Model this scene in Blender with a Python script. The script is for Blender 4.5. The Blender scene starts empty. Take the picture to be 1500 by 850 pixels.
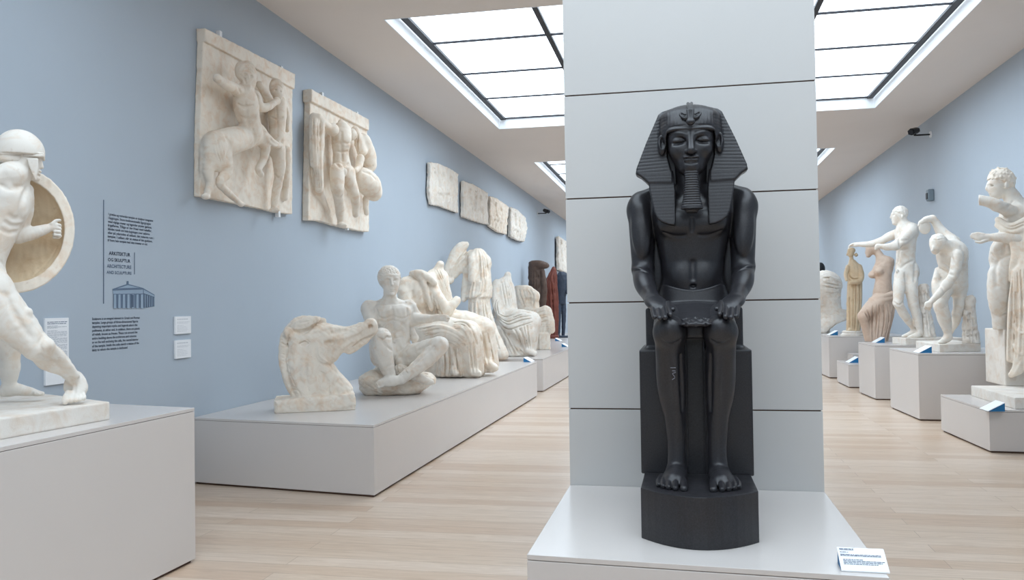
import bpy, bmesh, math, random
import numpy as np
from mathutils import Vector, Matrix

# ------------------------------------------------------------------ camera
SC = bpy.context.scene
COL = SC.collection
W, H = 1500, 850
F = 1242.0
YAW, PITCH, ROLL = math.atan(248 / F), .018, -.0147
CAM = np.array([0, 0, 1.5])
_f = np.array([-math.sin(YAW) * math.cos(PITCH), math.cos(YAW) * math.cos(PITCH), math.sin(PITCH)])
_r0 = np.array([math.cos(YAW), math.sin(YAW), 0]); _u0 = np.cross(_r0, _f)
R_ = math.cos(ROLL) * _r0 + math.sin(ROLL) * _u0
U_ = np.cross(R_, _f)
cd = bpy.data.cameras.new('camera'); cam = bpy.data.objects.new('camera', cd); COL.objects.link(cam)
cd.sensor_width = 36; cd.lens = F / W * 36; cd.clip_end = 200; cd.clip_start = .05
cam.matrix_world = Matrix(((R_[0], U_[0], -_f[0], CAM[0]), (R_[1], U_[1], -_f[1], CAM[1]),
                           (R_[2], U_[2], -_f[2], CAM[2]), (0, 0, 0, 1)))
SC.camera = cam

# ------------------------------------------------------------------ light
PANEL = 4.55   # radiance of the diffusing skylight panels
SC.view_settings.view_transform = 'Standard'; SC.view_settings.look = 'None'
SC.view_settings.exposure = 0.0; SC.view_settings.gamma = 1; SC.view_settings.use_curve_mapping = False
w = bpy.data.worlds.new('world'); SC.world = w; w.use_nodes = True
w.node_tree.nodes['Background'].inputs[0].default_value = (.8, .88, 1, 1)
w.node_tree.nodes['Background'].inputs[1].default_value = .3

# ------------------------------------------------------------------ helpers
def ray(px, py): return R_ * (px - 750) / F + U_ * (425 - py) / F + _f
def onplane(px, py, ax, v):
    d = ray(px, py); return CAM + d * ((v - CAM[ax]) / d[ax])
def lin(*c):
    o = [(x / 12.92 if x <= .04045 else ((x + .055) / 1.055) ** 2.4) for x in [v / 255 for v in c]]
    return (*o, 1)

def tag(o, label=None, cat=None, group=None, kind=None):
    for k, v in (('label', label), ('category', cat), ('group', group), ('kind', kind)):
        if v: o[k] = v
    return o
def link(name, me, mat=None, parent=None, loc=None):
    o = bpy.data.objects.new(name, me); COL.objects.link(o)
    if mat and me is not None: me.materials.append(mat)
    if parent: o.parent = parent
    if loc is not None: o.location = loc
    return o
def empty(name, loc): return link(name, None, loc=loc)

class MB:
    """collects simple solids into one mesh"""
    def __init__(s): s.bm = bmesh.new()
    def prism(s, poly, z0, z1):
        b = [s.bm.verts.new((p[0], p[1], z0)) for p in poly]; t = [s.bm.verts.new((p[0], p[1], z1)) for p in poly]
        n = len(poly)
        s.bm.faces.new(b[::-1]); s.bm.faces.new(t)
        for i in range(n): s.bm.faces.new((b[i], b[(i + 1) % n], t[(i + 1) % n], t[i]))
        return s
    def box(s, x0, x1, y0, y1, z0, z1): return s.prism([(x0, y0), (x1, y0), (x1, y1), (x0, y1)], z0, z1)
    def hexa(s, pts):            # 8 points: bottom ring then top ring
        v = [s.bm.verts.new(p) for p in pts]
        for f in ((3, 2, 1, 0), (4, 5, 6, 7), (0, 1, 5, 4), (1, 2, 6, 5), (2, 3, 7, 6), (3, 0, 4, 7)): s.bm.faces.new([v[i] for i in f])
        return s
    def tube(s, a, b, r0, r1=None, n=16, cap=True):
        a, b = Vector(a), Vector(b); r1 = r0 if r1 is None else r1
        d = (b - a).normalized(); u = d.orthogonal().normalized(); v = d.cross(u)
        A = [s.bm.verts.new(a + (u * math.cos(t) + v * math.sin(t)) * r0) for t in [2 * math.pi * i / n for i in range(n)]]
        B = [s.bm.verts.new(b + (u * math.cos(t) + v * math.sin(t)) * r1) for t in [2 * math.pi * i / n for i in range(n)]]
        for i in range(n): s.bm.faces.new((A[i], A[(i + 1) % n], B[(i + 1) % n], B[i]))
        if cap: s.bm.faces.new(A[::-1]); s.bm.faces.new(B)
        return s
    def build(s, name, mat, parent=None, loc=None, bevel=0, smooth=False):
        bmesh.ops.recalc_face_normals(s.bm, faces=s.bm.faces)
        if bevel: bmesh.ops.bevel(s.bm, geom=s.bm.edges[:], offset=bevel, segments=2, affect='EDGES', profile=.6)
        me = bpy.data.meshes.new(name); s.bm.to_mesh(me); s.bm.free()
        if smooth: me.shade_smooth()
        return link(name, me, mat, parent, loc)

# ------------------------------------------------------------------ materials
class NT:
    def __init__(s, name):
        s.m = bpy.data.materials.new(name); s.m.use_nodes = True; s.t = s.m.node_tree; s.b = s.t.nodes['Principled BSDF']
    def n(s, typ, **kw):
        o = s.t.nodes.new(typ)
        for k, v in kw.items():
            if k.startswith('i_'):
                k = k[2:]; o.inputs[int(k) if k.isdigit() else k.replace('_', ' ')].default_value = v
            else: setattr(o, k, v)
        return o
    def l(s, a, b): s.t.links.new(a, b); return s
    def ramp(s, fac, stops):
        r = s.n('ShaderNodeValToRGB'); s.l(fac, r.inputs[0]); e = r.color_ramp.elements
        while len(e) < len(stops): e.new(.5)
        for q, (p, c) in zip(e, stops): q.position = p; q.color = c
        return r.outputs[0]
    def noise(s, scale, detail=4, rough=.55, dist=0, vec=None):
        o = s.n('ShaderNodeTexNoise', i_Scale=scale, i_Detail=detail, i_Roughness=rough, i_Distortion=dist)
        if vec is not None: s.l(vec, o.inputs['Vector'])
        return o.outputs[0]
    def mix(s, fac, a, b, mode='MIX'):
        o = s.n('ShaderNodeMix', data_type='RGBA', blend_type=mode)
        for sock, v in ((o.inputs['Factor'], fac), (o.inputs['A'], a), (o.inputs['B'], b)):
            if hasattr(v, 'links'): s.l(v, sock)
            else: sock.default_value = v
        return [q for q in o.outputs if q.type == 'RGBA'][0]
    def bump(s, h, strength=.2, dist=.01):
        o = s.n('ShaderNodeBump', i_Strength=strength, i_Distance=dist); s.l(h, o.inputs['Height']); s.l(o.outputs[0], s.b.inputs['Normal'])
    def set(s, rough=.5, spec=.5, color=None):
        s.b.inputs['Roughness'].default_value = rough; s.b.inputs['Specular IOR Level'].default_value = spec
        if color is not None:
            if hasattr(color, 'links'): s.l(color, s.b.inputs['Base Color'])
            else: s.b.inputs['Base Color'].default_value = color
        return s.m
    def pos(s): return s.n('ShaderNodeNewGeometry').outputs['Position']

def paint(name, c, rough=.5, spec=.35, var=.04, scale=1.5, bump=.03):
    t = NT(name); p = t.pos(); n = t.noise(scale, 5, .6, vec=p)
    col = t.ramp(n, [(.3, tuple(v * (1 - var) for v in c[:3]) + (1,)), (.7, tuple(min(1, v * (1 + var)) for v in c[:3]) + (1,))])
    t.bump(t.noise(220, 2, .5, vec=p), bump, .002)
    return t.set(rough, spec, col)
def plaster(name, base, stain, dark, amount=.5, scale=6.0, rough=.62):
    """cast-plaster / marble skin with warm patina patches and small pits"""
    t = NT(name); p = t.pos()
    n1 = t.noise(scale, 6, .62, .6, vec=p); n2 = t.noise(scale * 3.1, 6, .65, .3, vec=p); n3 = t.noise(scale * .45, 3, .5, vec=p)
    f1 = t.ramp(n1, [(.52 - .12 * amount, (0, 0, 0, 1)), (.85, (.9, .9, .9, 1))])
    c1 = t.mix(f1, base, stain)
    f2 = t.ramp(n2, [(.62, (0, 0, 0, 1)), (.86, (.6, .6, .6, 1))])
    c2 = t.mix(f2, c1, dark)
    f3 = t.ramp(n3, [(.35, (.90, .90, .90, 1)), (.65, (1, 1, 1, 1))])
    c3 = t.mix(1.0, c2, f3, 'MULTIPLY')
    t.bump(t.noise(scale * 14, 5, .6, vec=p), .12, .006)
    return t.set(rough, .3, c3)

M = {}
M['wall'] = paint('wall_paint', lin(174, 184, 194), .7, .2, .02, .7)
M['ceiling'] = paint('ceiling_paint', lin(224, 216, 210), .85, .1, .02, .5)
M['pillar'] = paint('pillar_panel', lin(198, 196, 193), .5, .3, .012, .8, .015)
M['plinth'] = paint('plinth_lacquer', lin(206, 199, 194), .24, .8, .015, .9, .01)
M['plinth'].node_tree.nodes['Principled BSDF'].inputs['Coat Weight'].default_value = .0
M['plinth'].node_tree.nodes['Principled BSDF'].inputs['Coat Roughness'].default_value = .10
M['gap'] = paint('dark_recess', lin(96, 76, 66), .8, .1)
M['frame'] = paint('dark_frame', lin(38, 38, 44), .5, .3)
M['white'] = paint('white_lacquer', lin(232, 234, 236), .5, .3, .01)
M['card'] = paint('white_card', lin(235, 236, 238), .55, .2, .01)
M['blue'] = paint('blue_card', lin(38, 110, 160), .5, .3, .02)
M['ink'] = paint('dark_ink', lin(52, 60, 76), .7, .1, .02)
M['greyink'] = paint('grey_ink', lin(92, 106, 126), .7, .1, .02)
M['black'] = paint('black_plastic', lin(28, 29, 32), .5, .3)
M['plaster'] = plaster('white_plaster', lin(234, 227, 217), lin(218, 190, 160), lin(180, 140, 108), .35, 10.0)
M['warm'] = plaster('warm_plaster', lin(242, 231, 216), lin(222, 186, 150), lin(176, 130, 96), .5, 10.0)
M['tan'] = plaster('tan_plaster', lin(222, 200, 168), lin(196, 160, 120), lin(140, 104, 78), .8, 7.0)
M['pink'] = plaster('rosy_plaster', lin(210, 188, 170), lin(190, 158, 136), lin(140, 104, 90), .7, 7.0)
M['base'] = plaster('stone_base', lin(232, 224, 214), lin(212, 188, 164), lin(170, 138, 112), .5, 9.0)
M['wood'] = plaster('brown_bronze', lin(92, 74, 64), lin(66, 50, 44), lin(120, 96, 80), .8, 9.0, .5)
M['red'] = plaster('red_brown_patina', lin(120, 66, 54), lin(88, 46, 40), lin(60, 36, 34), .8, 9.0, .5)
M['slate'] = plaster('blue_black_patina', lin(62, 70, 84), lin(44, 50, 62), lin(84, 92, 104), .8, 9.0, .5)
def basalt():
    t = NT('black_granite'); p = t.pos()
    n = t.noise(160, 4, .7, vec=p); n2 = t.noise(9, 4, .6, vec=p)
    c = t.ramp(n, [(.35, lin(27, 26, 28)), (.62, lin(41, 40, 44)), (.8, lin(54, 53, 57))])
    r = t.ramp(n2, [(.3, (.30, .30, .30, 1)), (.75, (.46, .46, .46, 1))])
    t.bump(n, .05, .002); t.l(r, t.b.inputs['Roughness'])
    m = t.set(.36, .5, c); t.l(r, t.b.inputs['Roughness']); return m
M['granite'] = basalt()
def floor_mat():
    t = NT('light_oak_planks'); p = t.pos()
    br = t.n('ShaderNodeTexBrick', i_Scale=1.0, offset=.37, offset_frequency=2, squash=1.0)
    for k, v in (('Mortar Size', .0016), ('Mortar Smooth', .2), ('Bias', 0), ('Brick Width', 2.3), ('Row Height', .16)): br.inputs[k].default_value = v
    br.inputs['Color1'].default_value = (.0, .0, .0, 1); br.inputs['Color2'].default_value = (1, 1, 1, 1); br.inputs['Mortar'].default_value = (.5, .5, .5, 1)
    t.l(p, br.inputs['Vector'])
    mp = t.n('ShaderNodeMapping'); mp.inputs['Scale'].default_value = (1.3, 14, 1); t.l(p, mp.inputs['Vector'])
    grain = t.noise(2.2, 7, .65, 1.2, vec=mp.outputs[0])
    tone = t.ramp(br.outputs['Color'], [(0, lin(198, 170, 146)), (.5, lin(208, 186, 165)), (1, lin(216, 196, 178))])
    g = t.ramp(grain, [(.3, (.80, .76, .71, 1)), (.62, (1, 1, 1, 1))])
    c = t.mix(1.0, tone, g, 'MULTIPLY')
    c = t.mix(br.outputs['Fac'], c, lin(150, 126, 102))
    t.bump(grain, .05, .003)
    return t.set(.30, .55, c)
M['floor'] = floor_mat()
def glow(k):
    t = NT('luminous_panel')
    e = t.n('ShaderNodeEmission', i_Strength=PANEL * k); e.inputs[0].default_value = (.77, .89, 1, 1)
    t.l(e.outputs[0], t.t.nodes['Material Output'].inputs['Surface']); return t.m
M['glow'] = glow(1.0); M['glow_dim'] = glow(.86)

# ------------------------------------------------------------------ room
XL, XR, YB, YF, ZC = -4.16, 4.25, -11.0, 34.0, 4.62
MB().box(XL - .25, XR + .25, YB - .25, YF + .25, -.2, 0).build('floor', M['floor'])['kind'] = 'structure'
MB().box(XL - .2, XL, YB, YF, 0, ZC + .6).build('wall_left', M['wall'])['kind'] = 'structure'
MB().box(XR, XR + .2, YB, YF, 0, ZC + .6).build('wall_right', M['wall'])['kind'] = 'structure'
MB().box(XL - .2, XR + .2, YF, YF + .2, 0, ZC + .6).build('wall_back', M['wall'])['kind'] = 'structure'
MB().box(XL - .2, XR + .2, YB - .2, YB, 0, ZC + .6).build('wall_front', M['wall'])['kind'] = 'structure'
SKY = [(8.70 + 9.53 * k, 14.62 + 9.53 * k) for k in (-2, -1, 0, 1, 2)]
SX0, SX1 = -3.115, 3.145
m = MB(); ys = YB
m.box(XL, SX0, YB, YF, ZC, ZC + .30); m.box(SX1, XR, YB, YF, ZC, ZC + .30)
for a, b in SKY:
    m.box(SX0, SX1, ys, a, ZC, ZC + .30); ys = b
m.box(SX0, SX1, ys, YF, ZC, ZC + .30)
m.build('ceiling', M['ceiling'])['kind'] = 'structure'
for i, (a, b) in enumerate(SKY):
    fr = MB(); z0, z1 = ZC + .155, ZC + .19
    for x, wd in ((SX0 + .085, .045), (-1.53, .032), (0.0, .032), (1.55, .032), (SX1 - .085, .045)): fr.box(x - wd, x + wd, a, b, z0, z1)
    for k in range(5):
        y = a + .03 + (b - a - .06) * k / 4; fr.box(SX0 + .04, SX1 - .04, y - .013, y + .013, z0 + .012, z1)
    o = fr.build('window_%d' % (i + 1), M['frame']); o['kind'] = 'structure'
    tr = MB()
    tr.box(SX0, SX0 + .012, a, b, ZC - .002, ZC + .2); tr.box(SX1 - .012, SX1, a, b, ZC - .002, ZC + .2)
    tr.box(SX0, SX1, a, a + .012, ZC - .002, ZC + .2); tr.box(SX0, SX1, b - .012, b, ZC - .002, ZC + .2)
    tr.build('reveal', M['white'], o)
    MB().box(SX0, SX1, a, b, z1, z1 + .02).build('luminous_panel', M['glow_dim' if b < 6 else 'glow'], o)
# pillar clad in panels with dark open joints
PX0, PX1, PY0, PY1 = -.592, .680, 4.452, 5.75
m = MB(); m.box(PX0 + .008, PX1 - .008, PY0 + .008, PY1 - .008, 0, ZC + .1)
pil = m.build('wall_pillar', M['gap']); pil['kind'] = 'structure'
zz = [0.02, .951, 1.508, 2.058, 2.606, 3.155, 3.704, 4.253, ZC + .02]; m = MB()
for a, b in zip(zz, zz[1:]):
    m.box(PX0, PX1, PY0, PY1, a + .0035, b - .0035)
m.build('cladding', M['pillar'], pil, bevel=.0012)

# ------------------------------------------------------------------ plinths
def plinth(poly, h, label, group=None):
    cx, cy = sum(p[0] for p in poly) / 4, sum(p[1] for p in poly) / 4
    e = empty('plinth', (cx, cy, 0)); tag(e, label, 'plinth', group or 'display plinths')
    q = [(x - cx, y - cy) for x, y in poly]
    def ins(d): return [(x - math.copysign(d, x), y - math.copysign(d, y)) for x, y in q]
    MB().prism(q, .018, h - .022).build('body', M['plinth'], e, bevel=.003)
    MB().prism(q, h - .0195, h).build('top_board', M['plinth'], e, bevel=.002)
    MB().prism(ins(.02), 0, .019).build('recessed_foot', M['gap'], e); MB().prism(ins(.008), h - .024, h - .017).build('seam', M['gap'], e)
    return e
HP = .55
plinth([(-.594, 3.19), (.680, 3.105), (.680, 4.45), (-.592, 4.45)], .55, 'low pale plinth under the black pharaoh, set against the pillar')
HF = .915
plinth([(-2.95, 2.2), (-2.868, 4.611), (-4.155, 4.90), (-4.155, 2.2)], HF, 'tall pale plinth at left under the shield-bearing warrior')
HL = .571
plinth([(-2.397, 6.357), (-2.343, 13.724), (-4.155, 13.75), (-4.155, 6.65)], HL, 'long low plinth at the left wall under horse head and seated figures')
plinth([(-2.36, 14.45), (-2.20, 27.5), (-4.155, 27.5), (-4.155, 14.3)], HL, 'far low plinth at the left wall under the brown and dark statues')
HS, HD, HV, HM, HB = .416, .830, .822, .40, .809
plinth([(2.909, 8.998), (4.245, 8.9), (4.245, 10.42), (2.862, 10.401)], HS, 'low plinth at right under the statue leaning on a block')
plinth([(2.856, 11.273), (4.245, 11.2), (4.245, 12.57), (2.812, 12.558)], HD, 'wide plinth at right under the bending discus thrower')
plinth([(2.826, 13.55), (4.245, 13.5), (4.245, 14.56), (2.790, 14.547)], HV, 'plinth at right under the armless half-draped woman')
plinth([(2.780, 15.374), (3.72, 15.35), (3.72, 16.45), (2.775, 16.44)], HM, 'smallest low plinth at right with only a label on it')
plinth([(2.776, 17.271), (4.245, 17.2), (4.245, 19.3), (2.74, 19.3)], HB, 'farthest plinth at right under big white bust and small robed woman')
plinth([(3.08, 16.58), (3.72, 16.56), (3.72, 17.1), (3.08, 17.12)], .5, 'bare low plinth just behind the smallest low plinth at right')

# ------------------------------------------------------------------ sculpting kit: solids blended on a grid, skinned as one mesh
def surface_nets(D, xs, ys, zs):
    ins = D < 0
    nx, ny, nz = D.shape
    c = np.zeros((nx - 1, ny - 1, nz - 1), np.uint8)
    for a in (0, 1):
        for b in (0, 1):
            for e in (0, 1): c += ins[a:nx - 1 + a, b:ny - 1 + b, e:nz - 1 + e]
    act = (c > 0) & (c < 8)
    I, J, K = np.nonzero(act); n = len(I)
    vid = np.full(act.shape, -1, np.int32); vid[act] = np.arange(n)
    pos = np.zeros((n, 3)); cnt = np.zeros(n)
    for ax in range(3):
        o = [q for q in range(3) if q != ax]
        for a in (0, 1):
            for b in (0, 1):
                o1 = [0, 0, 0]; o1[o[0]] = a; o1[o[1]] = b; o2 = list(o1); o2[ax] = 1
                da = D[I + o1[0], J + o1[1], K + o1[2]]; db = D[I + o2[0], J + o2[1], K + o2[2]]
                m = (da < 0) != (db < 0)
                t = np.where(m, da / np.where(m, da - db, 1), 0)
                cnt += m; pos[:, o[0]] += m * a; pos[:, o[1]] += m * b; pos[:, ax] += m * t
    pos /= cnt[:, None]
    P = np.stack([np.interp(I + pos[:, 0], np.arange(nx), xs), np.interp(J + pos[:, 1], np.arange(ny), ys), np.interp(K + pos[:, 2], np.arange(nz), zs)], 1)
    Q = []
    for ax in range(3):
        o = [q for q in range(3) if q != ax]
        sl0 = [slice(1, -1)] * 3; sl1 = [slice(1, -1)] * 3
        sl0[ax] = slice(0, -1); sl1[ax] = slice(1, None)
        A, B = ins[tuple(sl0)], ins[tuple(sl1)]
        E = np.argwhere(A != B)
        if not len(E): continue
        fl = A[tuple(E.T)]
        E = E + np.array([0 if q == ax else 1 for q in range(3)])
        v = []
        for a, b in ((-1, -1), (0, -1), (0, 0), (-1, 0)):
            q = E.copy(); q[:, o[0]] += a; q[:, o[1]] += b; v.append(vid[q[:, 0], q[:, 1], q[:, 2]])
        v = np.stack(v, 1)
        if ax == 1: fl = ~fl
        v[~fl] = v[~fl][:, ::-1]
        Q.append(v)
    return P, np.concatenate(Q)

def mesh_from(name, P, Q):
    me = bpy.data.meshes.new(name)
    me.vertices.add(len(P)); me.vertices.foreach_set('co', P.astype(np.float32).ravel())
    me.loops.add(Q.size); me.loops.foreach_set('vertex_index', Q.astype(np.int32).ravel())
    me.polygons.add(len(Q)); me.polygons.foreach_set('loop_start', (np.arange(len(Q)) * 4).astype(np.int32))
    me.update(calc_edges=True); me.validate()
    me.polygons.foreach_set('use_smooth', np.ones(len(me.polygons), bool))
    return me

class Fig:
    """a place in the room: a contact point on its plinth (or wall); one unit = one photo pixel at that distance"""
    def __init__(s, px, py, z=None, ax=1, plane=None, rot=None):
        s.ax = ax
        s.o = onplane(px, py, 2, z) if z is not None else onplane(px, py, ax, plane)
        s.s = float((s.o - CAM) @ _f) / F
        s.rs = math.cos(math.atan((px - 750) / F)) if ax == 1 else 1.0
        v = (s.o - CAM)[:2]; v = v / np.linalg.norm(v)
        s.face(math.atan2(-v[0], v[1]) if (ax == 1 and rot is None) else (rot or 0.0))
    def face(s, rot):                    # turn the local depth axis
        s.rot = rot; c, n = math.cos(rot), math.sin(rot)
        s.RT = np.array([[c, n, 0], [-n, c, 0], [0, 0, 1]])
        s.nv = -s.RT[1] if s.ax == 1 else np.array([1.0 if s.o[0] < 0 else -1.0, 0, 0])
    def P(s, px, py, d=0):
        r = ray(px, py); t = ((s.o + s.nv * d * s.s - CAM) @ s.nv) / (r @ s.nv)
        return s.RT @ (CAM + r * t - s.o) / s.s
    def L(s, p): return np.asarray(p[:3], float) if len(p) == 4 else s.P(*p)

def unit(v): v = np.asarray(v, float); return v / (np.linalg.norm(v) + 1e-12)
def frame(a, up=(0, 0, 1)):
    a = unit(a); b = np.cross(up, a)
    if np.linalg.norm(b) < 1e-3: b = np.cross((0, 1, 0), a)
    b = unit(b); return np.array([a, b, np.cross(a, b)])
def crom(pts, step=3.0):
    pts = [np.asarray(p, float) for p in pts]
    if len(pts) < 3:
        n = max(2, int(np.linalg.norm(pts[-1] - pts[0]) / step) + 1)
        return [pts[0] + (pts[-1] - pts[0]) * t for t in np.linspace(0, 1, n)]
    q = [2 * pts[0] - pts[1]] + pts + [2 * pts[-1] - pts[-2]]; out = []
    for i in range(1, len(q) - 2):
        a, b, c, d = q[i - 1:i + 3]
        n = max(1, int(np.linalg.norm(c - b) / step))
        for t in np.arange(n) / n:
            out.append(.5 * (2 * b + (c - a) * t + (2 * a - 5 * b + 4 * c - d) * t * t + (3 * b - a - 3 * c + d) * t ** 3))
    return out + [pts[-1]]

class Sculpt:
    def __init__(s, fig, rect, dd, vox=1.0, sym=False, lo=None, hi=None, fine=None):
        s.f = fig
        if rect is not None:
            c = np.array([fig.P(x, y, d) for x in (rect[0], rect[2]) for y in (rect[1], rect[3]) for d in dd])
            lo, hi = c.min(0), c.max(0)
        if sym: hi[0] = max(abs(lo[0]), abs(hi[0])); lo[0] = -hi[0]
        s.a = []
        for q in range(3):
            if fine and fine[q]:
                f0, f1, fv = fine[q]; g = []; x = lo[q]
                while x < hi[q]: g.append(x); x += fv if f0 <= x <= f1 else vox
                g = np.array(g)
                if sym and q == 0: h = [0.5 * fv]
                if sym and q == 0:
                    while h[-1] < hi[0]: h.append(h[-1] + (fv if h[-1] <= f1 else vox))
                    g = np.array([-v for v in h[::-1]] + h)
            else:
                g = np.arange(lo[q], hi[q] + vox, vox)
                if sym and q == 0: g = g - g.mean()
            s.a.append(g.astype(np.float32))
        s.vox = vox
        s.D = np.full([len(g) for g in s.a], 1e3, np.float32)
        s.mir = (1, -1) if sym else (1,)
    # -- plumbing
    def _v(s, lo, hi):
        ix = []
        for q in range(3):
            i0 = int(np.searchsorted(s.a[q], lo[q])); i1 = int(np.searchsorted(s.a[q], hi[q]))
            if i1 - i0 < 1: return None
            ix.append((i0, i1))
        (a, b), (c, d), (e, f) = ix
        return s.D[a:b, c:d, e:f], s.a[0][a:b, None, None], s.a[1][None, c:d, None], s.a[2][None, None, e:f]
    @staticmethod
    def _mix(D, d, k, sub):
        if sub:
            a, b = -D, d
        else: a, b = D, d
        if k > 0:
            h = np.maximum(k - np.abs(a - b), 0)
            r = np.minimum(a, b) - h * h * np.float32(.25 / k)
        else: r = np.minimum(a, b)
        D[...] = -r if sub else r
    def _caps(s, segs, k, sub, flat, kin=0.0):
        """a run of tapered capsules merged hard with each other, then blended once with the body"""
        e = [max(q[2], q[3]) + k + 2 * s.vox for q in segs]
        lo = np.min([np.minimum(q[0], q[1]) - r for q, r in zip(segs, e)], 0); hi = np.max([np.maximum(q[0], q[1]) + r for q, r in zip(segs, e)], 0)
        v = s._v(lo, hi)
        if v is None: return
        D, X0, Y0, Z0 = v
        T = np.full(D.shape, 1e3, np.float32)
        ax = [X0.ravel(), Y0.ravel(), Z0.ravel()]
        for (a, b, r1, r2), R in zip(segs, e):
            l, h_ = np.minimum(a, b) - R, np.maximum(a, b) + R
            ix = [(int(np.searchsorted(ax[q], l[q])), int(np.searchsorted(ax[q], h_[q]))) for q in range(3)]
            if any(i1 <= i0 for i0, i1 in ix): continue
            (i0, i1), (j0, j1), (k0, k1) = ix
            X = ax[0][i0:i1, None, None] - np.float32(a[0]); Y = ax[1][None, j0:j1, None] - np.float32(a[1]); Z = ax[2][None, None, k0:k1] - np.float32(a[2])
            ba = (b - a).astype(np.float32); L2 = float(ba @ ba) + 1e-9
            h = np.clip((X * ba[0] + Y * ba[1] + Z * ba[2]) / L2, 0, 1)
            x, y, z = X - h * ba[0], Y - h * ba[1], Z - h * ba[2]
            d2 = x * x + y * y + z * z; g = 1.0
            if flat is not None:
                n = flat[0]; g = flat[1]; qn = x * n[0] + y * n[1] + z * n[2]
                d2 = d2 + qn * qn * (1 / g ** 2 - 1); g = min(1.0, g)
            d = ((np.sqrt(np.maximum(d2, 0)) - (r1 + (r2 - r1) * h)) * np.float32(g)).astype(np.float32)
            t = T[i0:i1, j0:j1, k0:k1]; np.minimum(t, d, out=t)
        s._mix(D, T, k, sub)
    # -- solids; points are (px, py, d) with d towards the viewer
    def cap(s, a, b, r1, r2=None, k=4, sub=False, flat=None): return s.chain([a, b], [r1, r1 if r2 is None else r2], k, sub, flat)
    def chain(s, pts, rs, k=4, sub=False, flat=None, step=None):
        p = [s.f.L(q) for q in pts]
        if np.isscalar(rs): rs = [rs] * len(p)
        rs = [r * s.f.rs for r in rs]
        if step:
            pp = crom([np.append(q, r) for q, r in zip(p, rs)], step * .6)
            p = [q[:3] for q in pp]; rs = [max(.3, q[3]) for q in pp]
        for m in s.mir:
            M3 = np.array([m, 1, 1])
            s._caps([(p[i] * M3, p[i + 1] * M3, rs[i], rs[i + 1]) for i in range(len(p) - 1)], k, sub, None if flat is None else (unit(flat[0]) * M3, flat[1]))
        return s
    def ell(s, c, r, axes=None, k=4, sub=False):
        c = s.f.L(c); A0 = np.eye(3) if axes is None else np.asarray(axes, float)
        r = np.asarray(r, np.float32) * np.asarray([s.f.rs, s.f.rs, 1] if axes is None else [s.f.rs] * 3, np.float32) if s.f.rs != 1 else np.asarray(r, np.float32)
        ext0 = np.sqrt(((A0 * r[:, None]) ** 2).sum(0)) + k + 2 * s.vox
        for m in s.mir:
            cc = c * [m, 1, 1]; A = A0 * [m, 1, 1]
            v = s._v(cc - ext0, cc + ext0)
            if v is None: continue
            D, X, Y, Z = v
            X = X - np.float32(cc[0]); Y = Y - np.float32(cc[1]); Z = Z - np.float32(cc[2])
            k0 = 0; k1 = 0
            for q in range(3):
                u = X * np.float32(A[q][0]) + Y * np.float32(A[q][1]) + Z * np.float32(A[q][2])
                k0 = k0 + (u / r[q]) ** 2; k1 = k1 + (u / r[q] ** 2) ** 2
            k0 = np.sqrt(k0); d = k0 * (k0 - 1) / np.sqrt(k1 + 1e-9)
            s._mix(D, d.astype(np.float32), k, sub)
        return s
    def bone(s, a, b, w, t, side=(0, 1, 0), k=4, sub=False, over=1.0):
        """ellipsoid spanning a to b, half-width w across, half-thickness t along 'side'"""
        a, b = s.f.L(a), s.f.L(b); ax = unit(b - a)
        n = np.asarray(side, float); n = unit(n - ax * (n @ ax)); u = np.cross(n, ax)
        c = np.append((a + b) / 2, 0)
        return s.ell(c, (np.linalg.norm(b - a) / 2 * over, t, w), (ax, n, u), k, sub)
    def box(s, c, h, rnd=1.0, axes=None, k=0, sub=False):
        c = s.f.L(c); A0 = np.eye(3) if axes is None else np.asarray(axes, float)
        h = np.asarray(h, np.float32); ext0 = np.abs(A0 * h[:, None]).sum(0) + k + 2 * s.vox
        for m in s.mir:
            cc = c * [m, 1, 1]; A = A0 * [m, 1, 1]
            v = s._v(cc - ext0, cc + ext0)
            if v is None: continue
            D, X, Y, Z = v
            X = X - np.float32(cc[0]); Y = Y - np.float32(cc[1]); Z = Z - np.float32(cc[2])
            q2 = 0; mx = None
            for q in range(3):
                u = np.abs(X * np.float32(A[q][0]) + Y * np.float32(A[q][1]) + Z * np.float32(A[q][2])) - (h[q] - rnd)
                q2 = q2 + np.maximum(u, 0) ** 2; mx = u if mx is None else np.maximum(mx, u)
            d = np.sqrt(q2) + np.minimum(mx, 0) - rnd
            s._mix(D, d.astype(np.float32), k, sub)
        return s
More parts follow.
